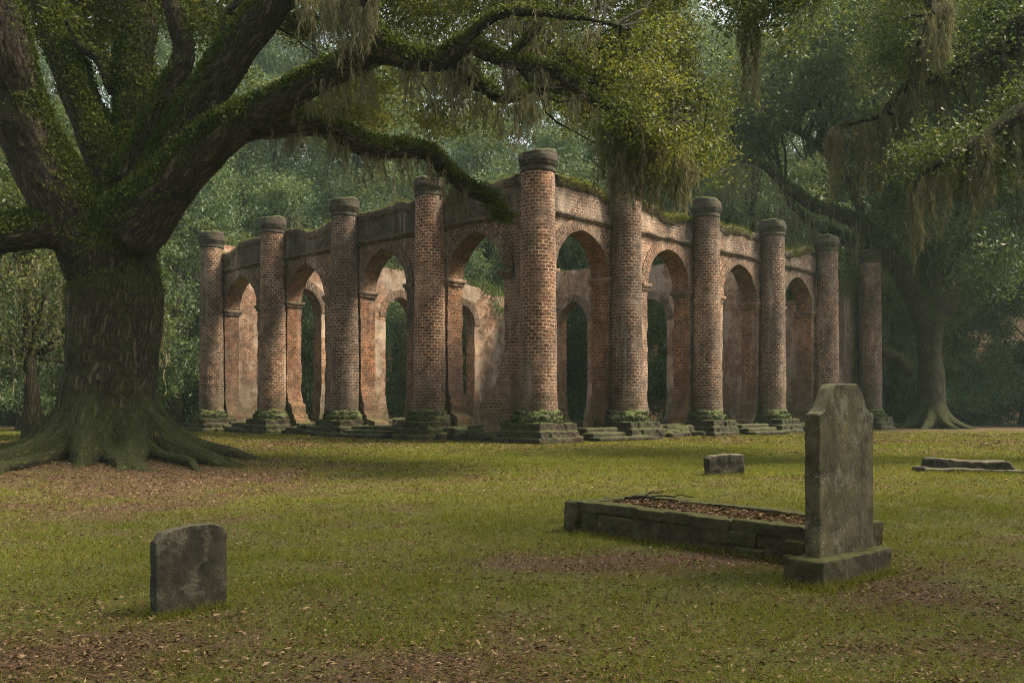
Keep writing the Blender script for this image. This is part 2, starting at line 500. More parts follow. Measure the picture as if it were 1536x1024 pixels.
def bare(x, y):
    "share of dirt and dead leaves at a point, 0 lawn .. 1 bare"
    x = np.asarray(x, float); y = np.asarray(y, float)
    n = fbm(p3(x * 0.42, y * 0.30, 8.0), 4)
    n2 = fbm(p3(x * 1.7, y * 1.7, 2.0), 3)
    b = 0.43 + 0.42 * n + 0.34 * n2
    def blob(cx, cy, rx, ry, a):
        return a * np.exp(-((x - cx) / rx) ** 2 - ((y - cy) / ry) ** 2)
    b = b + blob(-7.0, 15.6, 4.2, 3.0, 0.55) + blob(-3.6, 13.0, 2.6, 3.0, 0.2) + blob(-2.0, 4.6, 0.7, 0.4, 0.2)
    b = b + blob(1.0, 6.7, 1.2, 0.6, 0.5) + blob(2.3, 5.3, 0.8, 0.4, 0.35) + blob(-1.2, 4.0, 1.4, 0.6, 0.1)
    b = b + blob(24, 51, 14, 5, 0.8) + blob(-4.5, 27.5, 3.0, 3.0, 0.25)
    b = b - blob(5, 20, 12, 9, 0.34) - blob(0.4, 9.5, 2.2, 3.5, 0.10) - blob(-12, 34, 6, 6, 0.2)
    b = np.where(y > 56, np.maximum(b, np.clip((y - 56) / 5, 0, 1)), b)
    return np.clip(b, 0, 1)

def axis(stops):
    out = []
    for (a, b, st) in stops:
        out.append(np.arange(a, b, st))
    return np.concatenate(out)
gx = axis([(-100, -40, 4), (-40, -14, 0.8), (-14, -5, 0.25), (-5, 5, 0.1), (5, 14, 0.25), (14, 40, 0.8), (40, 100.1, 4)])
gy = axis([(-18, 2, 1.5), (2, 9, 0.08), (9, 24, 0.2), (24, 60, 0.6), (60, 150.1, 3)])
GX, GY = np.meshgrid(gx, gy)
fx, fy = GX.ravel(), GY.ravel()
gz = gh(fx, fy) + 0.012 * fbm(p3(fx * 4, fy * 4, 5), 3) * (np.abs(fx) < 14) * (fy < 24)
idx = np.arange(GX.size).reshape(GX.shape)
gq = np.stack([idx[:-1, :-1], idx[:-1, 1:], idx[1:, 1:], idx[1:, :-1]], -1).reshape(-1, 4)
gme = mesh_np("ground", np.stack([fx, fy, gz], -1), gq, attrs={"bare": bare(fx, fy)})
k = NT("lawn_soil")
pos = k.geo().outputs["Position"]
ba = k.attr("bare").outputs["Fac"]
fine = k.noise(pos, 6.0, 8, 0.75)
grain = k.noise(pos, 40.0, 4, 0.7)
bf = k.ramp(k.math('ADD', ba, k.math('MULTIPLY', k.math('SUBTRACT', fine, 0.5), 0.9)), (0.34, 0.0), (0.62, 1.0))
gcol = k.mix(k.ramp(k.noise(pos, 1.2, 6, 0.7), (0.3, 0.0), (0.7, 1.0)), (0.085, 0.09, 0.014), (0.165, 0.15, 0.03))
gcol = k.mix(k.ramp(grain, (0.4, 0.0), (0.62, 0.75)), gcol, (0.035, 0.045, 0.008))
dcol = k.mix(k.ramp(grain, (0.35, 0.0), (0.65, 1.0)), (0.042, 0.025, 0.012), (0.145, 0.085, 0.042))
k.color(k.mix(bf, gcol, dcol))
k.bump(k.math('ADD', k.math('MULTIPLY', grain, 0.6), fine), 1.0, 0.05)
obj("ground", gme, k.m, kind="structure")

# ------------------------------------------------------------------ leaf and strand generators
def leaves(C, size, tone=None, up=0.0, aspect=0.42, droop=0.0, g=None, fold=0.18):
    "diamond leaves at points C; returns verts, quads, tone"
    g = g or rng
    n = len(C)
    size = np.broadcast_to(size, (n,)) * g.uniform(0.65, 1.3, n)
    d = g.normal(size=(n, 3)); d[:, 2] = d[:, 2] * (1 - abs(up)) - droop
    d /= np.linalg.norm(d, axis=1)[:, None] + 1e-9
    nn = g.normal(size=(n, 3)); nn[:, 2] += up * 2.2
    s = np.cross(d, nn); s /= np.linalg.norm(s, axis=1)[:, None] + 1e-9
    m = np.cross(s, d)
    a = C - d * size[:, None] * 0.5
    b = C + d * size[:, None] * 0.5
    mid = C + d * size[:, None] * 0.05 + m * (size * fold)[:, None]
    wv = s * (size * aspect * 0.5)[:, None]
    V = np.stack([a, mid + wv, b, mid - wv], 1).reshape(-1, 3)
    Q = np.arange(n * 4).reshape(n, 4)
    if tone is None: tone = g.uniform(0, 1, n)
    return V, Q, np.repeat(np.clip(tone, 0, 1), 4)

def cluster_points(cen, rad, per, g=None, shell=0.55, flat=0.75):
    "points in fuzzy, clumpy balls round each centre"
    g = g or rng
    cen = np.asarray(cen, float); m = len(cen)
    rad = np.broadcast_to(rad, (m,))
    sub = max(3, per // 28)
    out, tn = [], []
    dirs = g.normal(size=(m, sub, 3)); dirs /= np.linalg.norm(dirs, axis=2)[..., None]
    rr = g.uniform(shell * 0.5, 1.0, (m, sub)) * rad[:, None]
    sc = cen[:, None] + dirs * rr[..., None] * np.array([1, 1, flat])
    st = g.normal(0, 0.16, (m, 1)) + g.normal(0, 0.10, (m, sub))
    each = max(1, per // sub)
    off = g.normal(size=(m, sub, each, 3)) * (rad * 0.20)[:, None, None, None]
    P = (sc[:, :, None] + off * np.array([1, 1, 0.7])).reshape(-1, 3)
    T = (0.42 + st[:, :, None] + g.normal(0, 0.16, (m, sub, each))).reshape(-1)
    return P, T

def foliage(name, cen, rad, per, size, mat, parent=None, g=None, cut=None, **kw):
    P, T = cluster_points(cen, rad, per, g)
    if cut is not None:
        keep = cut(P)
        P, T = P[keep], T[keep]
    V, Q, t = leaves(P, size, T, g=g, **kw)
    return obj(name, mesh_np(name, V, Q, attrs={"tone": t}, smooth=False), mat, parent)

def strands(anchors, length, n=7, spread=0.18, wd=0.018, g=None, dens=62):
    "hanging Spanish moss: wispy strands made of thin overlapping slivers"
    g = g or rng
    A = np.asarray(anchors, float)
    L = np.broadcast_to(length, (len(A),))
    m = len(A) * n
    base = np.repeat(A, n, 0) + np.column_stack([g.normal(0, spread, m), g.normal(0, spread, m), g.normal(0, 0.05, m)])
    Ls = np.repeat(L, n) * g.uniform(0.25, 1.0, m) ** 1.2
    kN = np.maximum(4, (Ls * dens).astype(int))
    sid = np.repeat(np.arange(m), kN)
    t = g.uniform(0, 1, len(sid))
    ph = g.uniform(0, 6.28, (m, 2)); am = g.uniform(0.015, 0.085, m)
    z = -t * Ls[sid]
    thick = 0.024 * (1 - 0.7 * t) * np.minimum(1, t * 6 + 0.4)
    x = am[sid] * np.sin(ph[sid, 0] + z * 5) + g.normal(0, 1, len(sid)) * thick
    y = am[sid] * np.sin(ph[sid, 1] + z * 4) + g.normal(0, 1, len(sid)) * thick
    C = base[sid] + np.column_stack([x, y, z])
    d = np.column_stack([g.normal(0, 0.33, len(sid)), g.normal(0, 0.33, len(sid)), -np.ones(len(sid))])
    ln = g.uniform(0.07, 0.20, len(sid))
    s = g.normal(size=(len(sid), 3)); s[:, 2] *= 0.2
    s /= np.linalg.norm(s, axis=1)[:, None]
    wv = s * (wd * g.uniform(0.5, 1.2, len(sid)))[:, None] * 0.5
    V = np.stack([C - wv, C + wv, C + d * ln[:, None]], 1).reshape(-1, 3)
    T = np.arange(len(sid) * 3).reshape(-1, 3)
    tone = np.clip(0.45 + np.repeat(g.normal(0, 0.2, m), kN) + g.normal(0, 0.15, len(sid)), 0, 1)
    return V, T, np.repeat(tone, 3)

def strand_obj(name, anchors, length, parent, **kw):
    V, T, t = strands(anchors, length, **kw)
    return obj(name, mesh_np(name, V, None, T, attrs={"tone": t}, smooth=False), SPANISH, parent)

# ------------------------------------------------------------------ the ruined church
O0 = np.array([0.82, 30.1])
UD = np.array([-0.7256, 0.688]); VD = np.array([0.688, 0.7256])
UD /= np.linalg.norm(UD); VD /= np.linalg.norm(VD)
BAY = 5.17
TH = 0.72
ruin = obj("brick_ruin", None, loc=(O0[0], O0[1], 0), label="roofless red brick church ruin with tall columns and open arches behind the lawn", cat="ruin")
RO = np.array([O0[0], O0[1], 0.0])

def wobble(amp):
    def f(v):
        a = np.stack([fbm(v * 2.1 + 3, 3), fbm(v * 2.1 + 31, 3), fbm(v * 2.1 + 57, 3) * 0.6], -1)
        b = np.stack([fbm(v * 7 + 5, 2), fbm(v * 7 + 41, 2), fbm(v * 7 + 77, 2) * 0.5], -1)
        return v + a * amp + b * amp * 0.45
    return f

class Frame:
    def __init__(self, origin, sdir, ddir):
        self.o, self.s, self.d = np.asarray(origin, float), np.asarray(sdir, float), np.asarray(ddir, float)
    def __call__(self, s, d, z):
        s, d, z = np.broadcast_arrays(np.asarray(s, float), np.asarray(d, float), np.asarray(z, float))
        xy = self.o + s[..., None] * self.s + d[..., None] * self.d
        return np.concatenate([xy, z[..., None]], -1) - RO

def jag(seed, base, amp, step=1.0, lumps=()):
    "irregular wall-top height"
    def f(s):
        s = np.asarray(s, float)
        r = base + amp * fbm(p3(s.ravel() / step, seed * 1.7, 0.5), 4).reshape(s.shape)
        for (c, wd, a) in lumps:
            r = r + a / (1 + np.exp(-np.clip((wd - np.abs(s - c)) / 0.18, -40, 40)))
        return r
    return f

def flare(base, h, seed):
    "how far broken masonry still stands out into the opening at height z"
    def f(z):
        z = np.asarray(z, float)
        k_ = np.floor(z / 0.215)
        zq = k_ * 0.215
        t = np.clip(1 - zq / h, 0, 1)
        n = vnoise(np.stack([k_.ravel() * 0.9 + 0.37, np.full(z.size, seed * 3.31), np.full(z.size, 0.5)], -1)).reshape(z.shape)
        m = fbm(p3(z.ravel() * 5.0, seed * 2.3, 1.5), 2).reshape(z.shape)
        return base * t ** 1.6 * (1 + 0.55 * n) + 0.05 * m * (t > 0) + 0.012 * m
    return f

def archcurve(hw, rise, th, point=0.12):
    "half width, rise -> (s offset, z offset) along the intrados; a trace of a point at the crown"
    c = np.cos(th)
    return -hw * c, rise * (np.sin(th) * (1 - point) + point * (1 - np.abs(c)))

def build_wall(part, fr, L, ops, top, mat, inmat=None, d0=0.0, th=TH, sill=0.55, voussoir=True, impost=True, course=True, step=0.13, uoff=0.0):
    g, gin, gre = Geo(), Geo(), [Geo() for _ in ops]
    edges = [0.0]
    for o in ops: edges += [o["c"] - o["hw"], o["c"] + o["hw"]]
    edges.append(L)
    d1 = d0 + th
    def face(S, Z):
        UV = np.stack([S + uoff, Z], -1)
        g.grid(fr(S, np.full_like(S, d0), Z), UV)
        gin.grid(fr(S, np.full_like(S, d1), Z), UV + 13.3, flip=True)
    for i in range(0, len(edges), 2):
        a, b = edges[i], edges[i + 1]
        lo = ops[i // 2 - 1] if i > 0 else None
        hi = ops[i // 2] if i // 2 < len(ops) else None
        ns = max(3, int((b - a) / step) + 1)
        zz = np.arange(0, 1.0001, 1 / 60.0)
        def rows(sa, sb, za, zb, nz):
            t = np.linspace(0, 1, ns)[None]
            kz = np.linspace(0, 1, nz)[:, None]
            s_mid = a + (b - a) * t
            Z = za(s_mid) + (zb(s_mid) - za(s_mid)) * kz
            A = sa(Z[:, :1]); B = sb(Z[:, -1:])
            S = A + (B - A) * t
            return S, Z
        spr = min([o["spring"] for o in (lo, hi) if o] or [4.0])
        fl = (lambda z, o=lo: a - o["fr"](z)) if lo else (lambda z: np.full_like(z, a))
        fh = (lambda z, o=hi: b + o["fl"](z)) if hi else (lambda z: np.full_like(z, b))
        S, Z = rows(fl, fh, lambda s: np.zeros_like(s), lambda s: np.full_like(s, spr), int(spr / 0.11))
        face(S, Z)
        S2, Z2 = rows(lambda z: np.full_like(z, a), lambda z: np.full_like(z, b), lambda s: np.full_like(s, spr), lambda s: np.maximum(top(s), spr + 0.02), 34)
        face(S2, Z2)
        # jambs, ends
        dd = np.linspace(d0, d1, 8)
        for side, Sx, Zx, fp in ((0, S[:, 0], Z[:, 0], True), (1, S[:, -1], Z[:, -1], False)):
            DD, ZZ = np.meshgrid(dd, Zx)
            SS = np.repeat(Sx[:, None], len(dd), 1)
            (g if (lo if side == 0 else hi) is None else gre[i // 2 - 1 + side]).grid(fr(SS, DD, ZZ), np.stack([DD + 5.1 * i + side, ZZ], -1), flip=fp)
        if lo is None or hi is None:
            for cond, Sx, Zx, fp in ((lo is None, S2[:, 0], Z2[:, 0], True), (hi is None, S2[:, -1], Z2[:, -1], False)):
                if cond:
                    DD, ZZ = np.meshgrid(dd, Zx)
                    g.grid(fr(np.repeat(Sx[:, None], len(dd), 1), DD, ZZ), np.stack([DD, ZZ], -1), flip=fp)
        DD, SS = np.meshgrid(dd, S2[-1])
        g.grid(fr(SS, DD, np.repeat(Z2[-1][:, None], len(dd), 1)), np.stack([SS, DD], -1), flip=True)
    pieces = []
    for oi_, o in enumerate(ops):
        rings, imps, sills = Geo(), [], Geo()
        pieces.append((rings, imps, sills))
        c, hw, spring, rise = o["c"], o["hw"], o["spring"], o["rise"]
        th_ = np.linspace(0, math.pi, 37)
        so_, zo_ = archcurve(hw, rise, th_, o.get("pt", 0.12))
        s = c + so_
        z0 = spring + zo_
        kz = np.linspace(0, 1, 22)[:, None]
        zt = np.maximum(top(s), z0 + 0.02)
        Z = z0[None] + (zt - z0)[None] * kz
        S = np.repeat(s[None], len(kz), 0)
        face(S, Z)
        dd = np.linspace(d0, d1, 8)
        al = np.concatenate([[0], np.cumsum(np.hypot(np.diff(s), np.diff(z0)))])
        DD, SS = np.meshgrid(dd, s)
        gre[oi_].grid(fr(SS, DD, np.repeat(z0[:, None], len(dd), 1)), np.stack([DD, np.repeat(al[:, None], len(dd), 1)], -1), flip=False)
        g.grid(fr(SS, DD, np.repeat(zt[:, None], len(dd), 1)), np.stack([SS, DD], -1), flip=True)
        # ring of voussoirs standing a little proud
        if voussoir:
            rw = 0.42
            nx = np.gradient(z0); nz = -np.gradient(s)
            ln = np.hypot(nx, nz) + 1e-9
            nx, nz = -nx / ln, -nz / ln
            rr = np.linspace(0, rw, 5)
            S = s[None] + nx[None] * rr[:, None]
            Z = z0[None] + nz[None] * rr[:, None]
            UV = np.stack([np.repeat(rr[:, None], len(s), 1) * 0.62 + 0.02, np.repeat(al[None], 5, 0)], -1)
            for dside, fl_ in ((d0 - 0.04, False), (d1 + 0.04, True)):
                rings.grid(fr(S, np.full_like(S, dside), Z), UV, flip=fl_)
                for e, f2 in ((0, True), (-1, False)):
                    dv = np.array([dside, d0 + 0.05 if dside < d0 else d1 - 0.05])
                    DD, _ = np.meshgrid(dv, s)
                    rings.grid(fr(np.repeat(S[e][:, None], 2, 1), DD, np.repeat(Z[e][:, None], 2, 1)), np.stack([DD, np.repeat(al[:, None], 2, 1)], -1), flip=(f2 != fl_))
        if impost and o.get("imp", True):
            for sg in (-1, 1):
                e = c + sg * hw
                imps.append(Geo())
                for (pz, hz, pr) in ((spring - 0.13, 0.13, 0.12), (spring - 0.27, 0.12, 0.06)):
                    s0, s1 = sorted((e - sg * pr, e + sg * 0.42))
                    cs = fr((s0 + s1) / 2, (d0 + d1) / 2, pz + hz / 2)
                    imps[-1].box(cs, (s1 - s0, th + 2 * pr, hz), math.atan2(fr.s[1], fr.s[0]))
        # broken threshold
        if sill:
            sw = 2 * hw + 0.3
            nb = 6
            for j in range(nb):
                hgt = sill * rng.uniform(0.55, 1.1)
                cs = fr(c - sw / 2 + (j + 0.5) * sw / nb, (d0 + d1) / 2 + rng.uniform(-0.08, 0.08), hgt / 2 - 0.05)
                sills.box(cs, (sw / nb * 1.06, th * rng.uniform(0.85, 1.05), hgt), math.atan2(fr.s[1], fr.s[0]) + rng.uniform(-0.08, 0.08))
    W = wobble(0.042)
    wobj = obj(part, g.mesh(part, W), mat, ruin)
    if gin.n:
        obj("inner_face", gin.mesh("inner_face", W), inmat or mat, wobj)
    for gr_ in gre: obj("reveal", gr_.mesh("reveal", W), BRICK, wobj)
    for rings, imps, sills in pieces:
        if rings.n: obj("arch_ring", rings.mesh("arch_ring", W), RING, wobj)
        for im in imps: obj("impost", rough_solid("impost", im, 0.035, 0.03, 6.0, 1), RING, wobj)
        if sills.n: obj("threshold", rough_solid("threshold", sills, 0.05, 0.09, 3.0, 2, 0.1), PLINTH, wobj)
    return wobj

def opening(c, hw=1.4, spring=5.71, rise=1.45, l=0.35, r=0.35, hl=2.0, hr=2.0, seed=1, **kw):
    return dict(c=c, hw=hw, spring=spring, rise=rise, fl=flare(l, hl, seed), fr=flare(r, hr, seed + 0.5), **kw)

frL = Frame(O0, UD, VD)                     # left front: s runs away to the left, d runs inward
frR = Frame(O0, VD, UD)                     # right front
topL = jag(1.0, 8.70, 0.22, 1.0, [(12.4, 0.7, -0.3), (19.3, 0.8, -0.45)])
topR = jag(2.0, 8.62, 0.30, 0.9, [(1.8, 1.1, 0.16), (7.4, 0.7, -0.22), (17.5, 1.0, -0.35)])
LA, LB = 4 * BAY, 5 * BAY
opsL = [opening(BAY * (i + (0.555 if i == 0 else 0.53)), l=l_, r=r_, hl=hl_, hr=hr_, seed=i + 1, pt=0.2) for i, (l_, r_, hl_, hr_) in
        enumerate([(1.75, 0.85, 3.3, 2.0), (0.35, 1.0, 1.3, 1.9), (0.35, 1.0, 1.3, 1.9), (0.45, 0.5, 1.3, 1.5)])]
opsR = [opening(BAY * (i + (0.445, 0.455, 0.48, 0.50)[i]), l=l_, r=r_, hl=hl_, hr=hr_, seed=i + 11, pt=0.05) for i, (l_, r_, hl_, hr_) in
        enumerate([(0.6, 0.6, 1.7, 1.5), (0.4, 0.45, 1.4, 1.9), (0.4, 0.5, 1.2, 1.9), (0.4, 0.5, 1.2, 2.0)])]
# wide flare of broken masonry beside the corner column sits on the near side of the first left arch
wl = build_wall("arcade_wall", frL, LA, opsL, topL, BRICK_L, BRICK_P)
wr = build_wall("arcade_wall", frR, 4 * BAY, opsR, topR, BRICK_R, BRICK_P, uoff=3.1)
# closing bay at the far right end: blank, darker and lower
frE = Frame(O0 + VD * 4 * BAY, VD, UD)
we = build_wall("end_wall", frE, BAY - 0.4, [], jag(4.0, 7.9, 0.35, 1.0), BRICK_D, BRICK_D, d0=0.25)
# rear walls
frB = Frame(O0 + UD * LA, VD, -UD)          # opposite the right front; inside face looks back at the camera
opsB = [opening(4.6, hw=1.02, spring=6.0, rise=1.15, seed=21, pt=.05, imp=False), opening(10.85, hw=1.05, spring=6.1, rise=1.15, l=.3, r=.35, seed=22, pt=.05, imp=False), opening(15.55, hw=1.05, spring=6.05, rise=1.15, l=.2, r=.2, seed=23, pt=.05, imp=False)]
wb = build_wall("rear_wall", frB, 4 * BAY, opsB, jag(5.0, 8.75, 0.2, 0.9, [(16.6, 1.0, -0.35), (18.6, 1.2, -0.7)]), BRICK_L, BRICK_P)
frC = Frame(O0 + VD * 4 * BAY, UD, -VD)
opsC = [opening(9.6, hw=1.1, spring=5.9, rise=1.2, seed=31, pt=.05, imp=False), opening(15.1, hw=1.1, spring=6.1, rise=1.25, l=.4, seed=32, pt=.05, imp=False)]
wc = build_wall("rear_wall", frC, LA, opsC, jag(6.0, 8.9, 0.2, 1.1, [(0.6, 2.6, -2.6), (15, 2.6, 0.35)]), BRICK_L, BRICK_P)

# string courses and copings of the two fronts
def course(wobj, fr, L, name, z, prof, mat, d0=0.0, voxamp=0.03, seed=0, z_fn=None):
    g = Geo()
    s = np.arange(-0.2, L, 0.12)
    pr = np.array(prof)                     # (d, z) closed outline
    zz = (z_fn(s) if z_fn else np.full_like(s, z))
    S = np.repeat(s[None], len(pr), 0)
    D = np.repeat(pr[:, :1] + d0, len(s), 1)
    Z = pr[:, 1:] + zz[None]
    g.grid(fr(S, D, Z), np.stack([S, np.repeat(np.cumsum(np.hypot(*np.diff(np.vstack([pr[:1], pr]), axis=0).T))[:, None], len(s), 1)], -1))
    obj(name, g.mesh(name, wobble(voxamp)), mat, wobj)
sc_prof = [(0.02, -0.10), (-0.07, -0.07), (-0.08, -0.02), (-0.13, 0.0), (-0.14, 0.08), (-0.09, 0.11), (0.02, 0.13)]
cp_prof = [(0.02, -0.34), (-0.09, -0.30), (-0.11, -0.16), (-0.13, -0.04), (-0.08, 0.05), (TH + 0.08, 0.05), (TH + 0.1, -0.2), (TH - 0.02, -0.3)]
for wobj, fr, L, tf in ((wl, frL, LA, topL), (wr, frR, 4 * BAY, topR)):
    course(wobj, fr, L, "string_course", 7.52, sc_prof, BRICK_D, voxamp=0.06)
    # the weathered band between string course and coping
    g = Geo()
    s = np.arange(0, L, 0.13)
    kz = np.linspace(0, 1, 10)[:, None]
    Z = 7.62 + (tf(s)[None] - 7.7) * kz
    S = np.repeat(s[None], 10, 0)
    g.grid(fr(S, np.full_like(S, -0.06), Z), np.stack([S + 1.7, Z + .05], -1))
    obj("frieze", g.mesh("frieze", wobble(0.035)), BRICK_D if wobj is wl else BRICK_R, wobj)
    course(wobj, fr, L, "coping", 0, cp_prof, BRICK_D, z_fn=tf, voxamp=0.09)

# ---- columns
def lathe(prof, seg=56, uvr=0.55, zstep=None):
    g = Geo()
    prof = np.asarray(prof, float)
    a = np.linspace(0, 2 * math.pi, seg + 1)
    R, Z = prof[:, 0], prof[:, 1]
    P = np.stack([R[:, None] * np.cos(a), R[:, None] * np.sin(a), np.repeat(Z[:, None], seg + 1, 1)], -1)
    l = np.concatenate([[0], np.cumsum(np.hypot(np.diff(R), np.diff(Z)))])
    circ = round(2 * math.pi * uvr / 0.215) * 0.215
    UV = np.stack([np.repeat(a[None] / (2 * math.pi) * circ, len(R), 0), np.repeat((Z if (np.abs(np.diff(Z)).sum() > 3) else l)[:, None], seg + 1, 1)], -1)
    g.grid(P, UV)
    return g

shaft_prof = [(0.60 - 0.075 * ((z - 0.9) / 7.7) - 0.0, z) for z in np.arange(0.9, 8.62, 0.06)]
cap_prof = [(0.50, 8.56), (0.545, 8.57), (0.555, 8.60), (0.555, 8.66), (0.54, 8.68), (0.545, 8.76), (0.575, 8.78), (0.585, 8.86), (0.60, 8.88), (0.615, 8.97), (0.605, 8.99), (0.60, 9.10), (0.585, 9.12), (0.58, 9.22), (0.53, 9.28), (0.25, 9.30), (0.02, 9.30)]
def dense(prof, st=0.04):
    prof = np.asarray(prof, float); out = []
    for a, b in zip(prof[:-1], prof[1:]):
        n = max(1, int(np.hypot(*(b - a)) / st))
        out += [a + (b - a) * t for t in np.linspace(0, 1, n, endpoint=False)]
    out.append(prof[-1])
    return np.array(out)

def column_parts(seed, short=False):
    def disp(v, amp=0.022):
        r = np.hypot(v[:, 0], v[:, 1])[:, None] + 1e-6
        n = v.copy(); n[:, 2] = 0; n /= r
        d = amp * fbm(v * 3.0 + seed * 7.7, 4) + 0.010 * vnoise(np.stack([np.arctan2(v[:, 1], v[:, 0]) * 2.3, v[:, 2] * 8.0, np.full(len(v), seed)], -1))
        return v + n * d[:, None]
    sh = lathe(shaft_prof).mesh("column", disp)
    cp = lathe(dense(cap_prof)).mesh("capital", lambda v: disp(v, 0.045) + np.stack([0 * v[:, 0], 0 * v[:, 0], (0.10 + 0.07 * (seed % 3)) * fbm(v * 1.9 + seed, 3) * np.clip((v[:, 2] - 8.8) * 2, 0, 1)], -1))
    bg_ = Geo()
    tube(bg_, np.array([[0, 0, 0.55], [0, 0, 0.64], [0, 0, 0.80], [0, 0, 0.88], [0, 0, 0.97], [0, 0, 1.04]]), np.array([0.80, 0.82, 0.80, 0.72, 0.70, 0.58]), 28)
    bs = rough_solid("base", bg_, 0.035, 0.09, 6.0, 1, 0.06)
    pg = Geo()
    zc = -0.03
    for (s, hh) in ((2.0, 0.20), (1.88, 0.22), (1.74, 0.25)):     # ragged stepped courses
        nb_ = int(rng.integers(3, 5))
        for i in range(nb_):
            for c in range(2):
                pg.box((((i + .5) / nb_ - .5) * s + rng.normal(0, .015), (c - .5) * s / 2 + rng.normal(0, .02), zc + hh / 2), (s / nb_ - rng.uniform(0.0, 0.03), s / 2 * rng.uniform(0.95, 1.05), hh * rng.uniform(0.88, 1.0)))
        pg.box((0, 0, zc + hh / 2), (s * 0.93, s * 0.93, hh * 1.02))
        zc += hh
    pl = rough_solid("plinth", pg, 0.028, 0.06, 5.5, 1, 0.12)
    nb_ = 1500
    a = rng.uniform(0, 6.283, nb_); zz = rng.uniform(0.60, 0.98, nb_)
    C = np.stack([np.cos(a) * (0.84 - 0.1 * (zz > .86)), np.sin(a) * (0.84 - 0.1 * (zz > .86)), zz], -1)
    C = C[fbm(C * 2.2 + seed, 3) > -0.15]
    C = np.vstack([C, np.stack([rng.uniform(-0.9, 0.9, 700), rng.uniform(-0.9, 0.9, 700), np.full(700, 0.66)], -1)])
    V, Q, t = leaves(C, 0.07, up=0.2, droop=0.3)
    return sh, cp, bs, pl, mesh_np("moss", V, Q, attrs={"tone": t * 0.42}, smooth=False)
variants = [column_parts(i + 1) for i in range(5)]
def column(s, fr, d, i, sc=1.0, rot=None):
    p = fr(s, d, 0.0)
    ang = math.atan2(fr.s[1], fr.s[0])
    sh, cp, bs, pl, mo = variants[i % 5]
    c = obj("column", sh, BRICK_C, ruin, loc=p, rotz=ang + (math.pi * (i % 2)))
    c.scale = (sc, sc, 1)
    obj("capital", cp, CAPST, c)
    obj("base", bs, MOSSY, c)
    obj("plinth", pl, PLINTH, c)
    obj("moss", mo, BASEMOSS, c)
    return c
PD = -0.42
corner = column(-0.30, frL, -0.30, 0, 1.02)
for i in range(1, 5): column(BAY * i - (0, 0.40, 0.55, 0.6, 0.55)[i], frL, PD, i, 0.97)
for i in range(1, 6): column(BAY * i - (0, 0.92, 0.82, 0.62, 0.45, 0.5)[i], frR, PD, i + 2, 0.97)

# pilaster strips behind the columns
for wobj, fr, n, L in ((wl, frL, 4, LA), (wr, frR, 5, LB)):
    for i in range(1, n + 1):
        g = Geo()
        Z = np.arange(0.0, 7.45, 0.12)
        out = np.array([[-0.62, 0.05], [-0.62, -0.14], [-0.3, -0.14], [0, -0.14], [0.3, -0.14], [0.62, -0.14], [0.62, 0.05]])
        if i == n and wobj is wl: out = out[:]
        S = np.repeat(out[None, :, 0] + BAY * i - (0.2 if wobj is wl else (0, 0.6, 0.55, 0.4, 0.3, 0.2)[i]), len(Z), 0); D = np.repeat(out[None, :, 1], len(Z), 0)
        ZZ = np.repeat(Z[:, None], len(out), 1)
        u = np.concatenate([[0], np.cumsum(np.hypot(*np.diff(out, axis=0).T))])
        g.grid(fr(S, D, ZZ), np.stack([np.repeat(u[None], len(Z), 0) + i, ZZ], -1))
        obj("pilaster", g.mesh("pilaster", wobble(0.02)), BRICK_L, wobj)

# low stone footing and rubble along the foot of both fronts, steps in two bays
def footing(wobj, fr, L, n, seed):
    g = Geo()
    r = np.random.default_rng(seed)
    s = 0.9
    while s < L:
        wd = r.uniform(0.35, 0.9); h = r.uniform(0.22, 0.5)
        g.box(fr(s + wd / 2, -0.22 + r.uniform(-0.1, 0.1), h / 2 - 0.04), (wd * 1.05, r.uniform(0.45, 0.7), h), math.atan2(fr.s[1], fr.s[0]) + r.uniform(-.1, .1))
        if r.random() < 0.5:
            g.box(fr(s + wd / 2, -0.62 + r.uniform(-0.15, 0.1), 0.07), (wd * r.uniform(.5, .9), r.uniform(0.25, 0.5), r.uniform(.2, .34)), r.uniform(0, 3))
        s += wd
    obj("footing", rough_solid("footing", g, 0.055, 0.10, 3.0, 2, 0.12), PLINTH, wobj)
footing(wl, frL, LA, 40, 3)
footing(wr, frR, LB, 40, 4)
for fr, cs, wobj in ((frL, BAY * 1.5, wl), (frR, BAY * 0.55, wr), (frR, BAY * 2.5, wr)):
    for j in range(3):
        g = Geo()
        g.box(fr(cs, -0.5 - 0.38 * j, 0.22 - 0.07 * j), (2.5 + 0.25 * j, 0.5, 0.44 - 0.15 * j), math.atan2(fr.s[1], fr.s[0]))
        obj("step", rough_solid("step", g, 0.05, 0.05, 4.0, 2, 0.05), PLINTH, wobj)

# moss and small ferns on the wall tops and capitals
def top_moss(wobj, fr, L, tf, per_m, hgt, size, mat=WALLMOSS, d0=0.0, dens_fn=None, drape=0.0):
    n = int(L * per_m)
    s = rng.uniform(0, L, n)
    if dens_fn is not None:
        s = s[rng.uniform(0, 1, n) < dens_fn(s)]
    s = s[fbm(p3(s * 1.3, 4.4, 9.0), 3) > -0.22]
    d = rng.uniform(d0 - 0.14, d0 + TH + 0.1, len(s))
    hh = np.abs(rng.normal(0, 1, len(s))) * hgt * (0.6 + 0.8 * np.clip(fbm(p3(s * 2, 1.1, 3.0), 2) + 0.4, 0, 1))
    z = tf(s) + 0.04 + hh
    if drape:
        k_ = rng.uniform(0, 1, len(s)) < 0.45
        d = np.where(k_, d0 - 0.12 - rng.uniform(0, 0.12, len(s)), d)
        z = np.where(k_, tf(s) - np.abs(rng.normal(0, drape, len(s))), z)
    V, Q, t = leaves(fr(s, d, z), size, up=0.3)
    obj("moss", mesh_np("moss", V, Q, attrs={"tone": t}, smooth=False), mat, wobj)
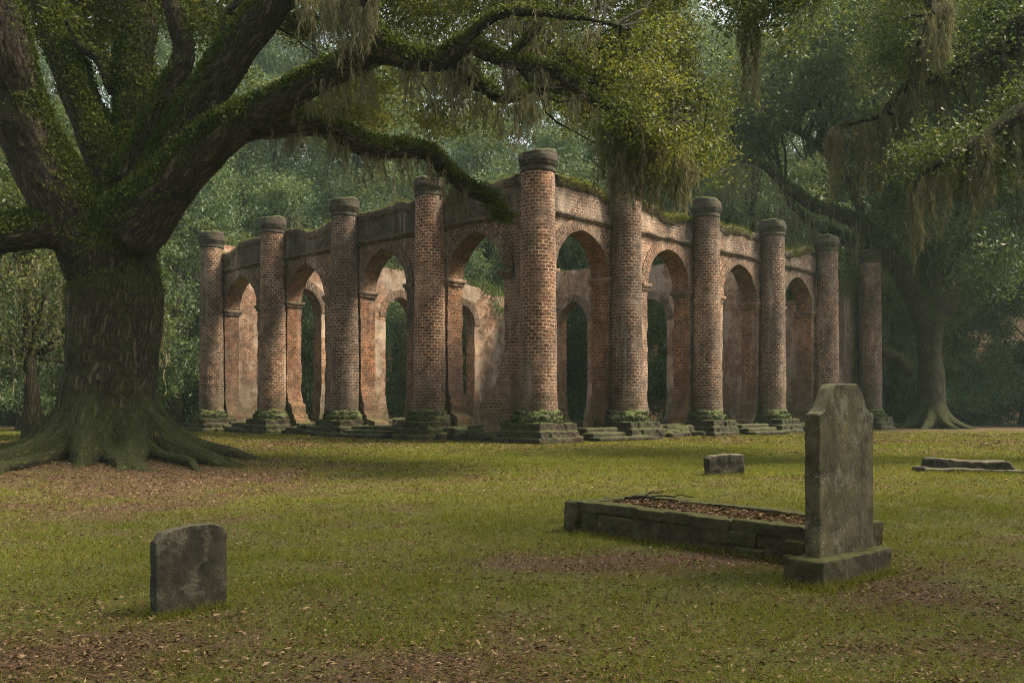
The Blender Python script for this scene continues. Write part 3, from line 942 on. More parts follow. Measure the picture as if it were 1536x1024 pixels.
top_moss(wl, frL, LA, topL, 520, 0.035, 0.06)
top_moss(wr, frR, 4 * BAY, topR, 900, 0.06, 0.07, dens_fn=lambda s: np.where(s < 10, 1.0, 0.6), drape=0.12)
top_moss(wb, frB, 4 * BAY, jag(5.0, 8.75, 0.2, 0.9, [(16.6, 1.0, -0.35), (18.6, 1.2, -0.7)]), 700, 0.22, 0.13, LEAF_R, dens_fn=lambda s: np.where(s > 14.5, 1.0, 0.15), drape=0.5)
top_moss(we, frE, BAY - .4, jag(4.0, 7.9, 0.35, 1.0), 900, 0.12, 0.10, LEAF_R, d0=0.25, drape=0.6)
top_moss(wc, frC, LA, jag(6.0, 8.9, 0.2, 1.1, [(0.6, 2.6, -2.6), (15, 2.6, 0.35)]), 250, 0.05, 0.07)

# ------------------------------------------------------------------ graves
def grave_dir(deg): return np.array([math.cos(math.radians(deg)), math.sin(math.radians(deg))])
def prism(geo, outline, t, org, sd, z0=0.0, ns=None):
    "outline (s,z) extruded by thickness t along the direction left of sd"
    o = np.asarray(outline, float)
    dd = np.array([-sd[1], sd[0]])
    def P(d): return np.concatenate([org[None] + o[:, :1] * sd + d * dd, o[:, 1:] + z0], -1)
    n = len(o)
    c = o.mean(0)
    v = np.vstack([P(0), P(t), [[*(org + c[0] * sd), c[1] + z0]], [[*(org + c[0] * sd + t * dd), c[1] + z0]]])
    i = np.arange(n); j = (i + 1) % n
    tr = np.vstack([np.stack([np.full(n, 2 * n), i, j], -1), np.stack([np.full(n, 2 * n + 1), n + j, n + i], -1)])
    geo.add(v, np.stack([i, n + i, n + j, j], -1), tr)

hd = grave_dir(43)
ht = obj("tall_headstone", None, loc=(2.2, 5.95, 0), label="tall grey-green headstone with curved shoulders on a pedestal, right foreground", cat="headstone")
HO = np.array([2.2, 5.95])
def local(p): return np.asarray(p) - HO
g = Geo()
bo = local([1.847, 5.52])
prism(g, [(0, -0.06), (0.9, -0.06), (0.9, 0.185), (0, 0.19)], 0.26, bo, hd)
obj("pedestal", rough_solid("pedestal", g, 0.012, 0.02, 9.0, 3, 0.02), CURB, ht)
wS, hS, tS = 0.70, 1.065, 0.10
xs = np.linspace(0, 1, 25)
def shoulder(x):
    a = np.abs(x - 0.5) * 2
    return np.where(a < 0.36, 1.0, np.where(a < 0.93, 0.5 + 0.5 * np.cos((a - 0.36) / 0.57 * math.pi), 0.0))
ol = [(0, 0.15), (wS, 0.15)] + [(wS * x, 0.19 + hS - 0.185 + 0.185 * float(shoulder(x))) for x in xs[::-1]]
g = Geo()
prism(g, ol, tS, local([1.862, 5.635]), hd)
obj("slab", rough_solid("slab", g, 0.0085, 0.007, 10.0, 2, 0.008), GRAVE, ht)

g = Geo()
sd_ = grave_dir(46)
ol = [(0, -0.1), (0.405, -0.1), (0.41, 0.40), (0.385, 0.445), (0.33, 0.466), (0.2, 0.468), (0.10, 0.452), (0.04, 0.438), (0.0, 0.39)]
prism(g, ol, 0.075, np.array([0.0, 0.0]), sd_)
obj("small_headstone", rough_solid("small_headstone", g, 0.0075, 0.008, 12.0, 2, 0.007), GRAVE_D, loc=(-1.868, 4.89, 0), label="low dark square headstone with rounded top, alone in the left foreground", cat="headstone")

g = Geo()
sd_ = grave_dir(12)
prism(g, [(0, -0.1), (0.60, -0.1), (0.60, 0.36), (0.33, 0.37), (0.06, 0.345), (0, 0.29)], 0.24, np.array([0.0, 0.0]), sd_)
obj("stone_block", rough_solid("stone_block", g, 0.016, 0.022, 8.0, 2, 0.03), GRAVE_D, loc=(3.13, 14.75, 0), label="small squat stone block standing on the open lawn behind the stone-edged grave", cat="grave marker")

ld = obj("ledger_tomb", None, loc=(7.75, 15.9, 0), label="low flat two-tiered tomb slab lying on the lawn at far right", cat="tomb")
sd_ = grave_dir(-6)
g = Geo(); prism(g, [(-0.84, -0.05), (0.84, -0.05), (0.82, 0.07), (-0.82, 0.10)], 0.75, np.array([0.0, -0.38]), sd_)
obj("footing", rough_solid("footing", g, 0.025, 0.03, 5.0, 2, 0.03), GRAVE_D, ld)
g = Geo(); prism(g, [(-0.70, 0.05), (0.70, 0.05), (0.60, 0.215), (0.1, 0.205), (-0.62, 0.265), (-0.68, 0.23)], 0.5, np.array([0.0, -0.26]), sd_)
obj("slab", rough_solid("slab", g, 0.022, 0.02, 6.0, 2, 0.03), GRAVE_D, ld)

# grave edging of three courses of rough stones
A, B = np.array([0.50, 8.35]), np.array([2.02, 6.40])
sdir = np.array([0.785, 0.62])
D_, C_ = A + sdir * 0.98, B + sdir * 0.85
gc = (A + C_) / 2
gb = obj("grave_edging", None, loc=(gc[0], gc[1], 0), label="long grave plot edged with mossy courses of rough stone beside the tall headstone", cat="grave border")
def stone_run(p, q, seed, t=0.15, courses=3, h=0.098, stt=0):
    r = np.random.default_rng(seed)
    g = Geo()
    L = np.linalg.norm(q - p); d = (q - p) / L; n = np.array([-d[1], d[0]])
    ang = math.atan2(d[1], d[0])
    for c in range(courses):
        s = -r.uniform(0, 0.12)
        while s < L:
            wd = min(r.uniform(0.2, 0.42), L - s + 0.05)
            if wd > 0.05:
                cx = p + d * (s + wd / 2) + n * (t / 2 + r.normal(0, 0.006)) - gc
                jut = 0.015 if c == courses - 1 else 0
                g.box((cx[0], cx[1], c * h + h / 2 - 0.012 + r.normal(0, 0.003)), (wd - 0.018, t + jut + r.normal(0, 0.009), h - 0.014), ang + r.normal(0, 0.012))
            s += wd
    core = (p + q) / 2 + n * t / 2 - gc
    g.box((core[0], core[1], courses * h / 2 - 0.03), (L, t * 0.66, courses * h - 0.03), ang)
    return rough_solid("stone_wall", g, 0.0095, 0.018, 11.0, 1, 0.025)
for i, (p, q) in enumerate(((A, B), (D_, A), (C_, D_), (B, C_))):
    obj("stone_wall", stone_run(p, q, 40 + i), CURB, gb)
gs = np.linspace(0.06, 0.97, 60); gt = np.linspace(0.08, 0.95, 26)
S_, T_ = np.meshgrid(gs, gt)
PX = (A[None, None] * (1 - S_[..., None]) + B * S_[..., None]) * (1 - T_[..., None]) + (D_ * (1 - S_[..., None]) + C_ * S_[..., None]) * T_[..., None] - gc
soilz = 0.232 + 0.02 * fbm(p3(PX[..., 0].ravel() * 4, PX[..., 1].ravel() * 4, 1), 3).reshape(S_.shape)
g = Geo(); g.grid(np.concatenate([PX, soilz[..., None]], -1), flip=False)
SOIL = NT("grave_soil")
sp_ = SOIL.geo().outputs["Position"]
SOIL.color(SOIL.mix(SOIL.ramp(SOIL.noise(sp_, 22.0, 5, 0.7), (0.35, 0.0), (0.65, 1.0)), (0.04, 0.024, 0.013), (0.14, 0.085, 0.046)))
SOIL.bump(SOIL.noise(sp_, 30.0, 5, 0.7), 1.0, 0.03)
soil = obj("soil_bed", g.mesh("soil_bed"), SOIL.m, gb)
def litter_leaves(x, y, z, size):
    C = np.stack([x, y, z + 0.008], -1)
    return leaves(C, size, up=0.82, aspect=0.34, fold=0.12)
ns_ = 2600
a_, b_ = rng.uniform(0.05, 0.97, ns_), rng.uniform(0.07, 0.95, ns_)
q_ = (A * (1 - a_[:, None]) + B * a_[:, None]) * (1 - b_[:, None]) + (D_ * (1 - a_[:, None]) + C_ * a_[:, None]) * b_[:, None] - gc
V, Q, t = litter_leaves(q_[:, 0], q_[:, 1], np.full(ns_, 0.245), 0.055)
obj("fallen_leaves", mesh_np("fallen_leaves", V, Q, attrs={"tone": t}, smooth=False), LITTER, gb, kind="stuff")

g = Geo()
rv = np.random.default_rng(3)
for p_, q_ in (((1.02, 8.62), (1.62, 8.25)), ((1.2, 8.55), (1.42, 8.75)), ((1.3, 8.4), (1.05, 8.3))):
    pts = catmull(np.array([[*p_, 0.27], [(p_[0] + q_[0]) / 2, (p_[1] + q_[1]) / 2, 0.31], [*q_, 0.30]]), 0.06)
    pts += rv.normal(0, 0.012, pts.shape)
    tube(g, pts - np.array([1.3, 8.45, 0]), np.linspace(0.011, 0.004, len(pts)), 6)
obj("fallen_branch", g.mesh("fallen_branch"), TWIG, loc=(1.3, 8.45, 0), label="thin dry forked stick lying across the far corner of the grave plot", cat="stick")

# ------------------------------------------------------------------ grass and litter (uncountable)
def scatter(n, y0, y1):
    y = y0 * (y1 / y0) ** rng.uniform(0, 1, n)
    x = rng.uniform(-1, 1, n) * (0.62 * y + 4.5)
    return x, y
def clear(x, y):
    "outside the grave plot and stones"
    r = np.ones(len(x), bool)
    e1, e2 = (B - A), (D_ - A)
    rel = np.stack([x - A[0], y - A[1]], -1)
    M = np.linalg.inv(np.stack([e1, e2], 1))
    ab = rel @ M.T
    r &= ~((ab[:, 0] > -0.01) & (ab[:, 0] < 1.02) & (ab[:, 1] > -0.01) & (ab[:, 1] < 1.1))
    for (o, dr, w_, t_) in (((1.847, 5.52), 43, 0.9, 0.26), ((-1.868, 4.89), 46, 0.41, 0.085)):
        d = grave_dir(dr); n_ = np.array([-d[1], d[0]])
        q = np.stack([x - o[0], y - o[1]], -1)
        r &= ~((q @ d > 0) & (q @ d < w_) & (q @ n_ > 0) & (q @ n_ < t_))
    return r
NG = 1050000
x, y = scatter(NG, 3.0, 46.0)
bb = bare(x, y) + 0.35 * fbm(p3(x * 3.2, y * 3.2, 6.0), 3)
kp = (rng.uniform(0.10, 0.85, NG) > bb) & clear(x, y) & ~(((x - O0[0]) * VD[0] + (y - O0[1]) * VD[1] > -0.1) & ((x - O0[0]) * UD[0] + (y - O0[1]) * UD[1] > -0.1))
x, y, bb = x[kp], y[kp], bb[kp]
def rim(org, deg, wd_, t_, n_):
    d_ = grave_dir(deg); q = np.array([-d_[1], d_[0]]); u = rng.uniform(-.02, wd_ + .02, n_)
    off = np.where(rng.uniform(0, 1, n_) < 0.6, -np.abs(rng.normal(0, 0.03, n_)) - 0.004, t_ + np.abs(rng.normal(0, .03, n_)))
    return np.asarray(org) + u[:, None] * d_ + off[:, None] * q
rims = np.vstack([rim((1.847, 5.52), 43, 0.9, 0.26, 900), rim((-1.868, 4.89), 46, 0.41, 0.085, 700), rim((3.13, 14.75), 12, .6, .24, 400), rim((6.9, 15.6), -6, 1.7, .75, 700),
                  rim(A, math.degrees(math.atan2(*(B - A)[::-1])), 2.4, 1.0, 1500), rim((1.665, 5.70), -47, 0.26, 0.9, 300)])
x = np.concatenate([x, rims[:, 0]]); y = np.concatenate([y, rims[:, 1]]); bb = np.concatenate([bb, np.full(len(rims), -0.9)])
z = gh(x, y)
n = len(x)
sc_ = np.maximum(1.0, y / 5.5)
hgt = rng.uniform(0.018, 0.048, n) * (0.75 + 0.25 * sc_ ** 0.5) * (1.2 - 0.5 * np.clip(bb, -0.95, 1)) * (1 + 0.5 * fbm(p3(x * 2.2, y * 2.2, 4.0), 3))
wd = 0.0042 * sc_ * rng.uniform(0.7, 1.4, n)
an = rng.uniform(0, 6.283, n)
ln = rng.normal(0, 0.75, (n, 2)) * hgt[:, None]
bs_ = np.stack([np.cos(an) * wd, np.sin(an) * wd, np.zeros(n)], -1) / 2
c = np.stack([x, y, z - 0.004], -1)
tip = c + np.column_stack([ln, hgt])
V = np.stack([c - bs_, c + bs_, tip], 1).reshape(-1, 3)
tone = np.clip(0.40 + 0.22 * fbm(p3(x * 0.8, y * 0.8, 1.0), 3) + rng.normal(0, 0.2, n), 0, 1)
obj("lawn_grass", mesh_np("lawn_grass", V, None, np.arange(n * 3).reshape(-1, 3), attrs={"tone": np.repeat(tone, 3)}, smooth=False), GRASS,
    label="short patchy green grass of the lawn between graves and ruin", cat="grass", kind="stuff")
NL = 560000
x, y = scatter(NL, 3.0, 40.0)
kp = (rng.uniform(0.05, 1.0, NL) < bare(x, y) * 0.85 + 0.16) & clear(x, y)
x, y = x[kp], y[kp]
V, Q, t = litter_leaves(x, y, gh(x, y) + rng.uniform(0, 0.014, len(x)), 0.023 * np.maximum(1.0, y / 9) * np.exp(np.clip(rng.normal(0, 0.35, len(x)), -.6, .5)))
obj("leaf_litter", mesh_np("leaf_litter", V, Q, attrs={"tone": t}, smooth=False), LITTER,
    label="brown dead leaves strewn over the bare patches of the lawn", cat="dead leaves", kind="stuff")

# ------------------------------------------------------------------ trees
def stack(path, Yscale=1.0):
    return np.array([[*at(px, py, Y), r * Yscale / F * Y] for (px, py, Y, r) in path])

def twig_path(p, q, g, sag=0.12):
    d = q - p; L = np.linalg.norm(d)
    mid = p + d * 0.5 + g.normal(0, 0.10, 3) * L + np.array([0, 0, sag * L])
    return catmull(np.array([p, mid, q]), max(0.12, L / 8))

def branch_mesh(name, pairs, r0, r1, g, seg=5):
    geo = Geo()
    for i, (p, q) in enumerate(pairs):
        a = r0 if np.isscalar(r0) else r0[i]
        pts = twig_path(p, q, g)
        pts[1:-1] += g.normal(0, 0.035, (len(pts) - 2, 3))
        tube(geo, pts, np.linspace(a, r1, len(pts)), seg, cap=False)
    return geo.mesh(name)

def skeleton_tree(root, chains, voxel, bark, ridge=0.03, names=None, moss_n=0, moss_size=0.05, seed=0):
    """chains: list of (part name, points (n,4) x,y,z,r in world). Grown together into one skin, then cut into its parts."""
    g = np.random.default_rng(seed)
    base = np.array(root.location)
    geo = Geo()
    P, R, I, T = [], [], [], []
    for i, (nm, pts) in enumerate(chains):
        c = catmull(pts, 0.14)
        c[:, 3] = np.maximum(c[:, 3], 0.02)
        wob = np.stack([fbm(p3(np.arange(len(c)) * 0.13, i * 9.1, j * 5.5), 3) for j in range(3)], -1)
        c[:, :3] += wob * np.minimum(c[:, 3:4] * 0.35, 0.10)
        c[:, 3] *= 1 + 0.13 * fbm(p3(np.arange(len(c)) * 0.22, i * 4.7, 2.0), 3)
        tube(geo, c[:, :3] - base, c[:, 3], 18)
        P.append(c[:, :3] - base); R.append(c[:, 3]); I.append(np.full(len(c), i)); T.append(np.cumsum(np.full(len(c), 0.14)))
    P, R, I, T = np.vstack(P), np.concatenate(R), np.concatenate(I), np.concatenate(T)
    me = geo.mesh("skin_src", smooth=False)
    v, n, q = remesh(me, voxel, 3)
    bpy.data.meshes.remove(me)
    own = np.empty(len(v), int)
    for a in range(0, len(v), 4000):
        d = np.linalg.norm(v[a:a + 4000, None] - P[None], axis=2) - R[None] * 0.95
        own[a:a + 4000] = d.argmin(1)
    rel = v - P[own]
    tan = np.gradient(P, axis=0); tan /= np.linalg.norm(tan, axis=1)[:, None] + 1e-9
    tn = tan[own]
    ax = (rel * tn).sum(1)
    perp = rel - tn * ax[:, None]
    # bark coordinates stretched along the limb
    along = (P[own] * tn).sum(1) + ax
    bk = perp + tn * (along * 0.17)[:, None]
    rdg = np.abs(vnoise(bk * 7.0)) + 0.5 * np.abs(vnoise(bk * 15.0))
    d = ridge * (0.9 - 1.6 * np.clip(0.45 - rdg, 0, 1)) + 0.05 * fbm(v * 1.3, 3) * np.minimum(1, R[own] * 2)
    vd = v + n * (d - ridge * 0.4)[:, None]
    fo = I[own][q[:, 0]]
    full = mesh_np("full", vd, q)
    nn = np.empty(len(vd) * 3, np.float32); full.vertices.foreach_get("normal", nn)
    nn = nn.reshape(-1, 3)
    bpy.data.meshes.remove(full)
    parts = []
    for i, (nm, _) in enumerate(chains):
        if nm != chains[i][0]: continue
    groups = {}
    for i, (nm, _) in enumerate(chains):
        groups.setdefault(nm, []).append(i)
    for nm, ids in groups.items():
        f = q[np.isin(fo, ids)]
        if not len(f): continue
        us, inv = np.unique(f, return_inverse=True)
        m = mesh_np(nm.split("#")[0], vd[us], inv.reshape(-1, 4), attrs={"bark": bk[us]})
        m.normals_split_custom_set_from_vertices(nn[us])
        parts.append(obj(nm.split("#")[0], m, bark, root))
    if moss_n:
        z = nn[:, 2] + 0.45 * fbm(v * 1.1 + 9, 3) + 0.25 * fbm(v * 4.0, 2)
        low = np.clip(1.5 - (v[:, 2] - 0), 0, 1.5) * 0.35
        pr = np.clip(z + low + 0.22, 0, 1.0) ** 1.4 * np.minimum(1.0, (R[own] / 0.12))
        pr = pr * np.clip((v[:, 2] - 1.8) / 2.8, 0.09 if moss_n > 50000 else 0.03, 1.0)
        ids = g.choice(len(vd), moss_n, p=pr / pr.sum())
        C = vd[ids] + nn[ids] * np.abs(g.normal(0, 0.035, moss_n))[:, None] + g.normal(0, voxel * 0.6, (moss_n, 3))
        V, Q, t = leaves(C, moss_size * np.clip(v[ids][:, 2] / 5.0, 0.4, 1.0), tone=np.clip(0.4 + 0.5 * fbm(C * 2.2, 3) + g.normal(0, .15, moss_n), 0, 1), g=g, droop=0.35)
        obj("limb_moss", mesh_np("limb_moss", V, Q, attrs={"tone": t}, smooth=False), MOSSLEAF, root)
    return P, R, I

def nearest(P, q):
    return P[np.linalg.norm(P - q, axis=1).argmin()]

# ---- the great live oak at left
g1 = np.random.default_rng(5)
OB = np.array([OAK[0], OAK[1], 0.0])
oak = obj("live_oak", None, loc=OB, label="massive old live oak with mossy spreading limbs, in the left foreground", cat="tree")
trunk = np.array([[-7.55, 17.5, -0.4, 1.5], [-7.55, 17.5, 0.12, 1.28], [-7.55, 17.5, 0.42, 1.10], [-7.56, 17.5, 0.85, 0.95], [-7.56, 17.52, 1.5, 0.83], [-7.52, 17.55, 2.4, 0.77], [-7.5, 17.55, 3.3, 0.80], [-7.5, 17.55, 4.0, 0.82], [-7.5, 17.6, 4.5, 0.66]])
chains = [("trunk", trunk)]
for a, L, r in ((202, 3.9, .30), (182, 2.8, .22), (163, 3.0, .28), (236, 3.0, .30), (252, 2.4, .2), (274, 2.3, .28), (292, 2.9, .2), (308, 2.9, .28), (338, 3.2, .30), (352, 2.4, .2), (20, 2.9, .26), (70, 2.4, .26), (120, 2.6, .26), (258, 4.0, .13), (324, 3.6, .12), (222, 4.6, .15), (349, 3.3, .10)):
    d = np.array([math.cos(math.radians(a)), math.sin(math.radians(a))])
    e = np.array([-d[1], d[0]])
    k1, k2 = g1.uniform(-0.35, 0.35), g1.uniform(-0.3, 0.3)
    h0 = g1.uniform(0.75, 1.15)
    pts = []
    for t, hgt, rr in ((0.30, 2.3 * h0, 0.75), (0.62, 1.25 * h0, 0.9), (1.0, 0.62 * h0, 1.0), (1.5, 0.27, 0.9), (0.5 * L + 0.65, 0.08, 0.62), (0.8 * L + .2, -0.02, 0.45), (L + 0.3, -0.12, 0.2)):
        xy = OAK + d * t + e * (t * t * 0.10 * k1 + 0.16 * math.sin(t * 2.1 + a) * min(1, t))
        pts.append([*xy, hgt + (0 if t < 1.6 else float(gh(xy[0:1], xy[1:2])[0]) * 0.75), r * rr])
    chains.append(("trunk", np.array(pts)))
NB0 = len(chains)
limbs = [
    [(150, 400, 17.4, 60), (110, 320, 17.2, 56), (62, 235, 16.9, 52), (28, 150, 16.6, 48), (2, 60, 16.2, 46), (-40, -60, 15.8, 40), (-110, -190, 15.4, 30)],
    [(130, 372, 17.4, 44), (80, 345, 17.0, 36), (25, 350, 16.7, 33), (-40, 365, 16.4, 30), (-120, 350, 16, 26), (-240, 300, 15.6, 18)],
    [(172, 330, 17.6, 44), (158, 240, 17.8, 34), (128, 160, 18.0, 31), (98, 85, 18.2, 29), (72, 15, 18.4, 27), (45, -80, 18.6, 24), (0, -200, 19, 16)],
    [(190, 320, 17.7, 46), (193, 230, 18.0, 36), (202, 140, 18.2, 34), (208, 60, 18.5, 33), (205, -20, 18.7, 30), (215, -140, 19, 22)],
    [(195, 270, 17.4, 26), (225, 205, 17.3, 22), (252, 145, 17.2, 20), (276, 85, 17.1, 18), (265, 30, 17.0, 17), (250, -40, 16.9, 15), (240, -120, 16.8, 10)],
    [(220, 310, 17.3, 48), (268, 215, 17.2, 40), (310, 145, 17.1, 36), (362, 70, 16.9, 34), (415, 0, 16.7, 31), (470, -80, 16.5, 26), (560, -180, 16.2, 16)],
    [(190, 345, 17.2, 62), (250, 285, 16.9, 48), (300, 228, 16.7, 40), (360, 182, 16.5, 31), (430, 145, 16.3, 26), (505, 106, 16.1, 23), (572, 80, 15.9, 22), (625, 93, 15.8, 18), (668, 90, 15.7, 17), (700, 68, 15.6, 13), (755, 92, 15.4, 11), (825, 106, 15.2, 10), (872, 138, 15.0, 9), (908, 160, 14.9, 8), (960, 178, 14.8, 5), (1005, 190, 14.8, 3)],
    [(655, 95, 15.75, 13), (695, 112, 15.9, 12), (735, 142, 16.0, 9), (770, 150, 16.1, 6), (800, 132, 16.2, 4)],
    [(575, 82, 15.9, 17), (560, 48, 15.7, 14), (548, 10, 15.5, 12), (560, -50, 15.3, 10), (640, -130, 15, 7)],
    [(345, 198, 16.55, 26), (410, 186, 16.7, 22), (470, 188, 16.9, 20), (515, 204, 17.1, 18), (552, 224, 17.3, 17), (600, 226, 17.5, 14), (640, 230, 17.7, 14), (664, 254, 17.9, 13), (700, 282, 18.1, 11), (735, 300, 18.3, 7), (752, 308, 18.4, 3)],
    [(690, 80, 15.6, 9), (720, 40, 15.4, 8), (770, 20, 15.2, 7), (850, 25, 15.0, 5), (930, 40, 14.8, 3)],
    [(760, 92, 15.4, 7), (790, 62, 15.3, 6), (812, 40, 15.2, 4)],
    [(170, 140, 18.0, 9), (150, 92, 18.0, 8), (120, 70, 17.9, 6), (100, 30, 17.8, 4)],
    [(300, 160, 17.2, 7), (330, 70, 17.3, 5), (335, 20, 17.4, 4)],
]
for i, L_ in enumerate(limbs):
    chains.append(("limb#%d" % i, stack(L_, 0.78)))
OP, OR, OI = skeleton_tree(oak, chains, 0.042, BARK, 0.05, moss_n=170000, moss_size=0.07, seed=6)

def px_clusters(g, n, poly, y0, y1, rad=None):
    "points inside a rough outline measured on the photo, spread in depth"
    poly = np.asarray(poly, float)
    lo, hi = poly.min(0), poly.max(0)
    out = []
    while len(out) < n:
        q = g.uniform(lo, hi)
        j = len(poly) - 1; ins = False
        for i in range(len(poly)):
            if (poly[i, 1] > q[1]) != (poly[j, 1] > q[1]) and q[0] < (poly[j, 0] - poly[i, 0]) * (q[1] - poly[i, 1]) / (poly[j, 1] - poly[i, 1]) + poly[i, 0]:
                ins = not ins
            j = i
        if ins:
            out.append(at(q[0], q[1], g.uniform(y0, y1)))
    return np.array(out)
crownA = px_clusters(g1, 150, [(560, -90), (1000, -90), (1030, 60), (1072, 150), (1066, 225), (1000, 262), (940, 250), (890, 165), (830, 110), (760, 75), (690, 45), (600, 30)], 16.3, 21.0)
crownE = px_clusters(g1, 20, [(940, 50), (1030, 60), (1078, 150), (1072, 235), (1000, 268), (925, 255), (900, 215)], 14.3, 16.3)
crownF = px_clusters(g1, 60, [(420, 150), (520, 110), (600, 95), (740, 110), (900, 120), (960, 170), (890, 175), (780, 150), (680, 190), (560, 205), (440, 185)], 19.0, 25)
crownA = np.vstack([crownA, crownE])
crownB = px_clusters(g1, 55, [(400, -120), (640, -120), (620, 20), (520, 35), (440, 45)], 16.5, 20)
crownC = px_clusters(g1, 75, [(-60, -160), (420, -160), (400, 30), (330, 60), (240, 10), (140, 90), (60, 40), (-60, 60)], 18.5, 24)
th_ = g1.uniform(0, 6.283, 90); rr_ = g1.uniform(2.5, 11.5, 90)
crownD = np.stack([OAK[0] + rr_ * np.cos(th_), OAK[1] + rr_ * np.sin(th_), g1.uniform(10.5, 15.5, 90)], -1)
allc = np.vstack([crownA, crownB, crownC, crownD, crownF])
up_ = (OI >= NB0) & (OI != NB0 + 9)
tw = [(nearest(OP[up_], c - OB), c - OB) for c in allc]
tw = [(p, q) for p, q in tw if np.linalg.norm(p - q) < 3.6]
obj("branches", branch_mesh("branches", tw, [0.014 + 0.006 * np.linalg.norm(p - q) for p, q in tw], 0.005, g1), TWIG, oak)
foliage("crown", np.vstack([crownA, crownB]) - OB, g1.uniform(0.35, 0.95, len(crownA) + len(crownB)), 640, 0.074, LEAF_OAK, oak, g1, up=0.1)
foliage("crown", crownF - OB, g1.uniform(0.5, 1.1, 60), 330, 0.10, LEAF_OAK, oak, g1, up=0.1)
foliage("crown", np.vstack([crownC, crownD]) - OB, g1.uniform(0.8, 1.4, 165), 620, 0.12, LEAF_OAK, oak, g1, up=0.1)

def along_limb(P, I, i, n, g, t0=0.2, t1=1.0):
    q = P[I == i]
    return q[g.integers(int(len(q) * t0), max(int(len(q) * t0) + 1, int(len(q) * t1)), n)]
b = NB0     # first limb index in OI
A_ = [(b + 6, 34, 0.38, 1.0, 0.85), (b + 7, 18, 0.1, 1.0, 0.9), (b + 9, 34, 0.2, 0.84, 0.6), (b + 8, 8, 0.2, 1, 1.0), (b + 10, 8, 0.2, 1.0, 0.6)]
for (i, n, t0, t1, L_) in A_:
    an = along_limb(OP, OI, i, n, g1, t0, t1) - np.array([0, 0, 0.06])
    strand_obj("hanging_moss", an, L_, oak, g=g1, n=5, spread=0.10)
for px, py, L_ in ((490, -20, 1.4), (505, -10, 1.1), (520, -5, 1.3), (470, -20, .9), (535, 10, .8), (545, 20, .7), (455, -15, .7)):
    strand_obj("hanging_moss", [at(px, py, 15.3) - OB], L_, oak, g=g1, n=11, spread=0.10)
for px, py, L_ in ((930, 215, 1.1), (945, 225, 1.0), (915, 205, .9), (915, 190, .8), (960, 240, .8), (935, 230, .8), (1010, 235, .9), (1020, 220, 1.1), (985, 245, .8), (965, 215, .9), (1035, 245, .7)):
    strand_obj("hanging_moss", [at(px, py, 15.0) - OB], L_, oak, g=g1, n=18, spread=0.11)
for c in crownA[g1.choice(len(crownA), 22, False)] - OB:
    strand_obj("hanging_moss", [c], g1.uniform(0.5, 0.9), oak, g=g1, n=9)

tipc = np.array([at(px, py, 18.3) for px, py in ((700, 280), (720, 288), (738, 298), (750, 312), (755, 325))]) - OB
foliage("fern_tuft", tipc, 0.28, 420, 0.07, MOSSLEAF, oak, g1, droop=0.5)

# ---- oak beyond the right end of the ruin
g2 = np.random.default_rng(8)
RB = np.array([*at(1398, 640, 50)[:2], 0.0])
roak = obj("live_oak", None, loc=RB, label="dark spreading live oak standing beyond the right end of the ruin", cat="tree")
Yr = 50.0
ch = [("trunk", np.array([[RB[0], 50, -0.3, 1.0], [RB[0], 50, 0.6, 0.82], [RB[0] - .05, 50, 1.8, 0.68], [RB[0] - .1, 50, 4, 0.60], [RB[0] - .1, 50, 6.0, 0.64], [RB[0] - .05, 50, 7.0, 0.55]]))]
for a in range(0, 360, 45):
    d = np.array([math.cos(math.radians(a + 10)), math.sin(math.radians(a + 10))])
    ch.append(("trunk", np.array([[*(RB[:2] + d * t), z_, r_] for t, z_, r_ in ((0.25, 1.5, .3), (0.8, 0.55, .3), (1.5, 0.12, .22), (2.6, -0.15, .10))])))
rl = [
    [(1395, 490, 50, 26), (1372, 440, 50, 20), (1345, 395, 49.6, 17), (1310, 350, 49, 14), (1260, 322, 48.5, 11), (1215, 305, 48, 10), (1180, 280, 47.5, 9), (1150, 252, 47, 7), (1120, 240, 46.5, 5), (1085, 246, 46, 3)],
    [(1345, 400, 49.8, 12), (1300, 372, 50.5, 11), (1250, 352, 51, 10), (1215, 332, 51.5, 7), (1180, 300, 52, 5)],
    [(1400, 470, 50, 22), (1398, 400, 50, 18), (1392, 330, 50.3, 14), (1400, 250, 50.6, 11), (1390, 170, 51, 8)],
    [(1412, 470, 50, 22), (1432, 410, 49.6, 17), (1455, 360, 49, 13), (1495, 335, 48.5, 11), (1540, 325, 48, 9), (1600, 300, 47.5, 5)],
    [(1365, 560, 50, 12), (1345, 535, 49.5, 9), (1320, 525, 49, 8), (1295, 512, 48.5, 5)],
    [(1300, 345, 49, 8), (1270, 270, 48.5, 6), (1220, 215, 48, 5), (1160, 180, 47.5, 3)],
]
for i, L_ in enumerate(rl): ch.append(("limb#%d" % i, stack(L_, 0.85)))
RP, RR_, RI = skeleton_tree(roak, ch, 0.09, BARK, 0.05, moss_n=9000, moss_size=0.13, seed=9)
rc = px_clusters(g2, 190, [(1095, 215), (1130, 60), (1250, -30), (1420, -60), (1600, -40), (1640, 260), (1560, 400), (1480, 420), (1440, 330), (1390, 350), (1330, 300), (1250, 260), (1180, 225)], 44, 57)
tw = [(nearest(RP[RI > 8], c - RB), c - RB) for c in rc]
obj("branches", branch_mesh("branches", tw, [0.04 + 0.008 * np.linalg.norm(p - q) for p, q in tw], 0.015, g2), TWIG, roak)
foliage("crown", rc - RB, g2.uniform(1.4, 2.4, len(rc)), 900, 0.25, LEAF_R, roak, g2, up=0.1)
for i, n in ((9, 16), (10, 10), (12, 14), (11, 8)):
    an = along_limb(RP, RI, i, n, g2, 0.25, 1.0)
    strand_obj("hanging_moss", an, 2.6, roak, g=g2, n=9, spread=0.3, wd=0.055, dens=24)

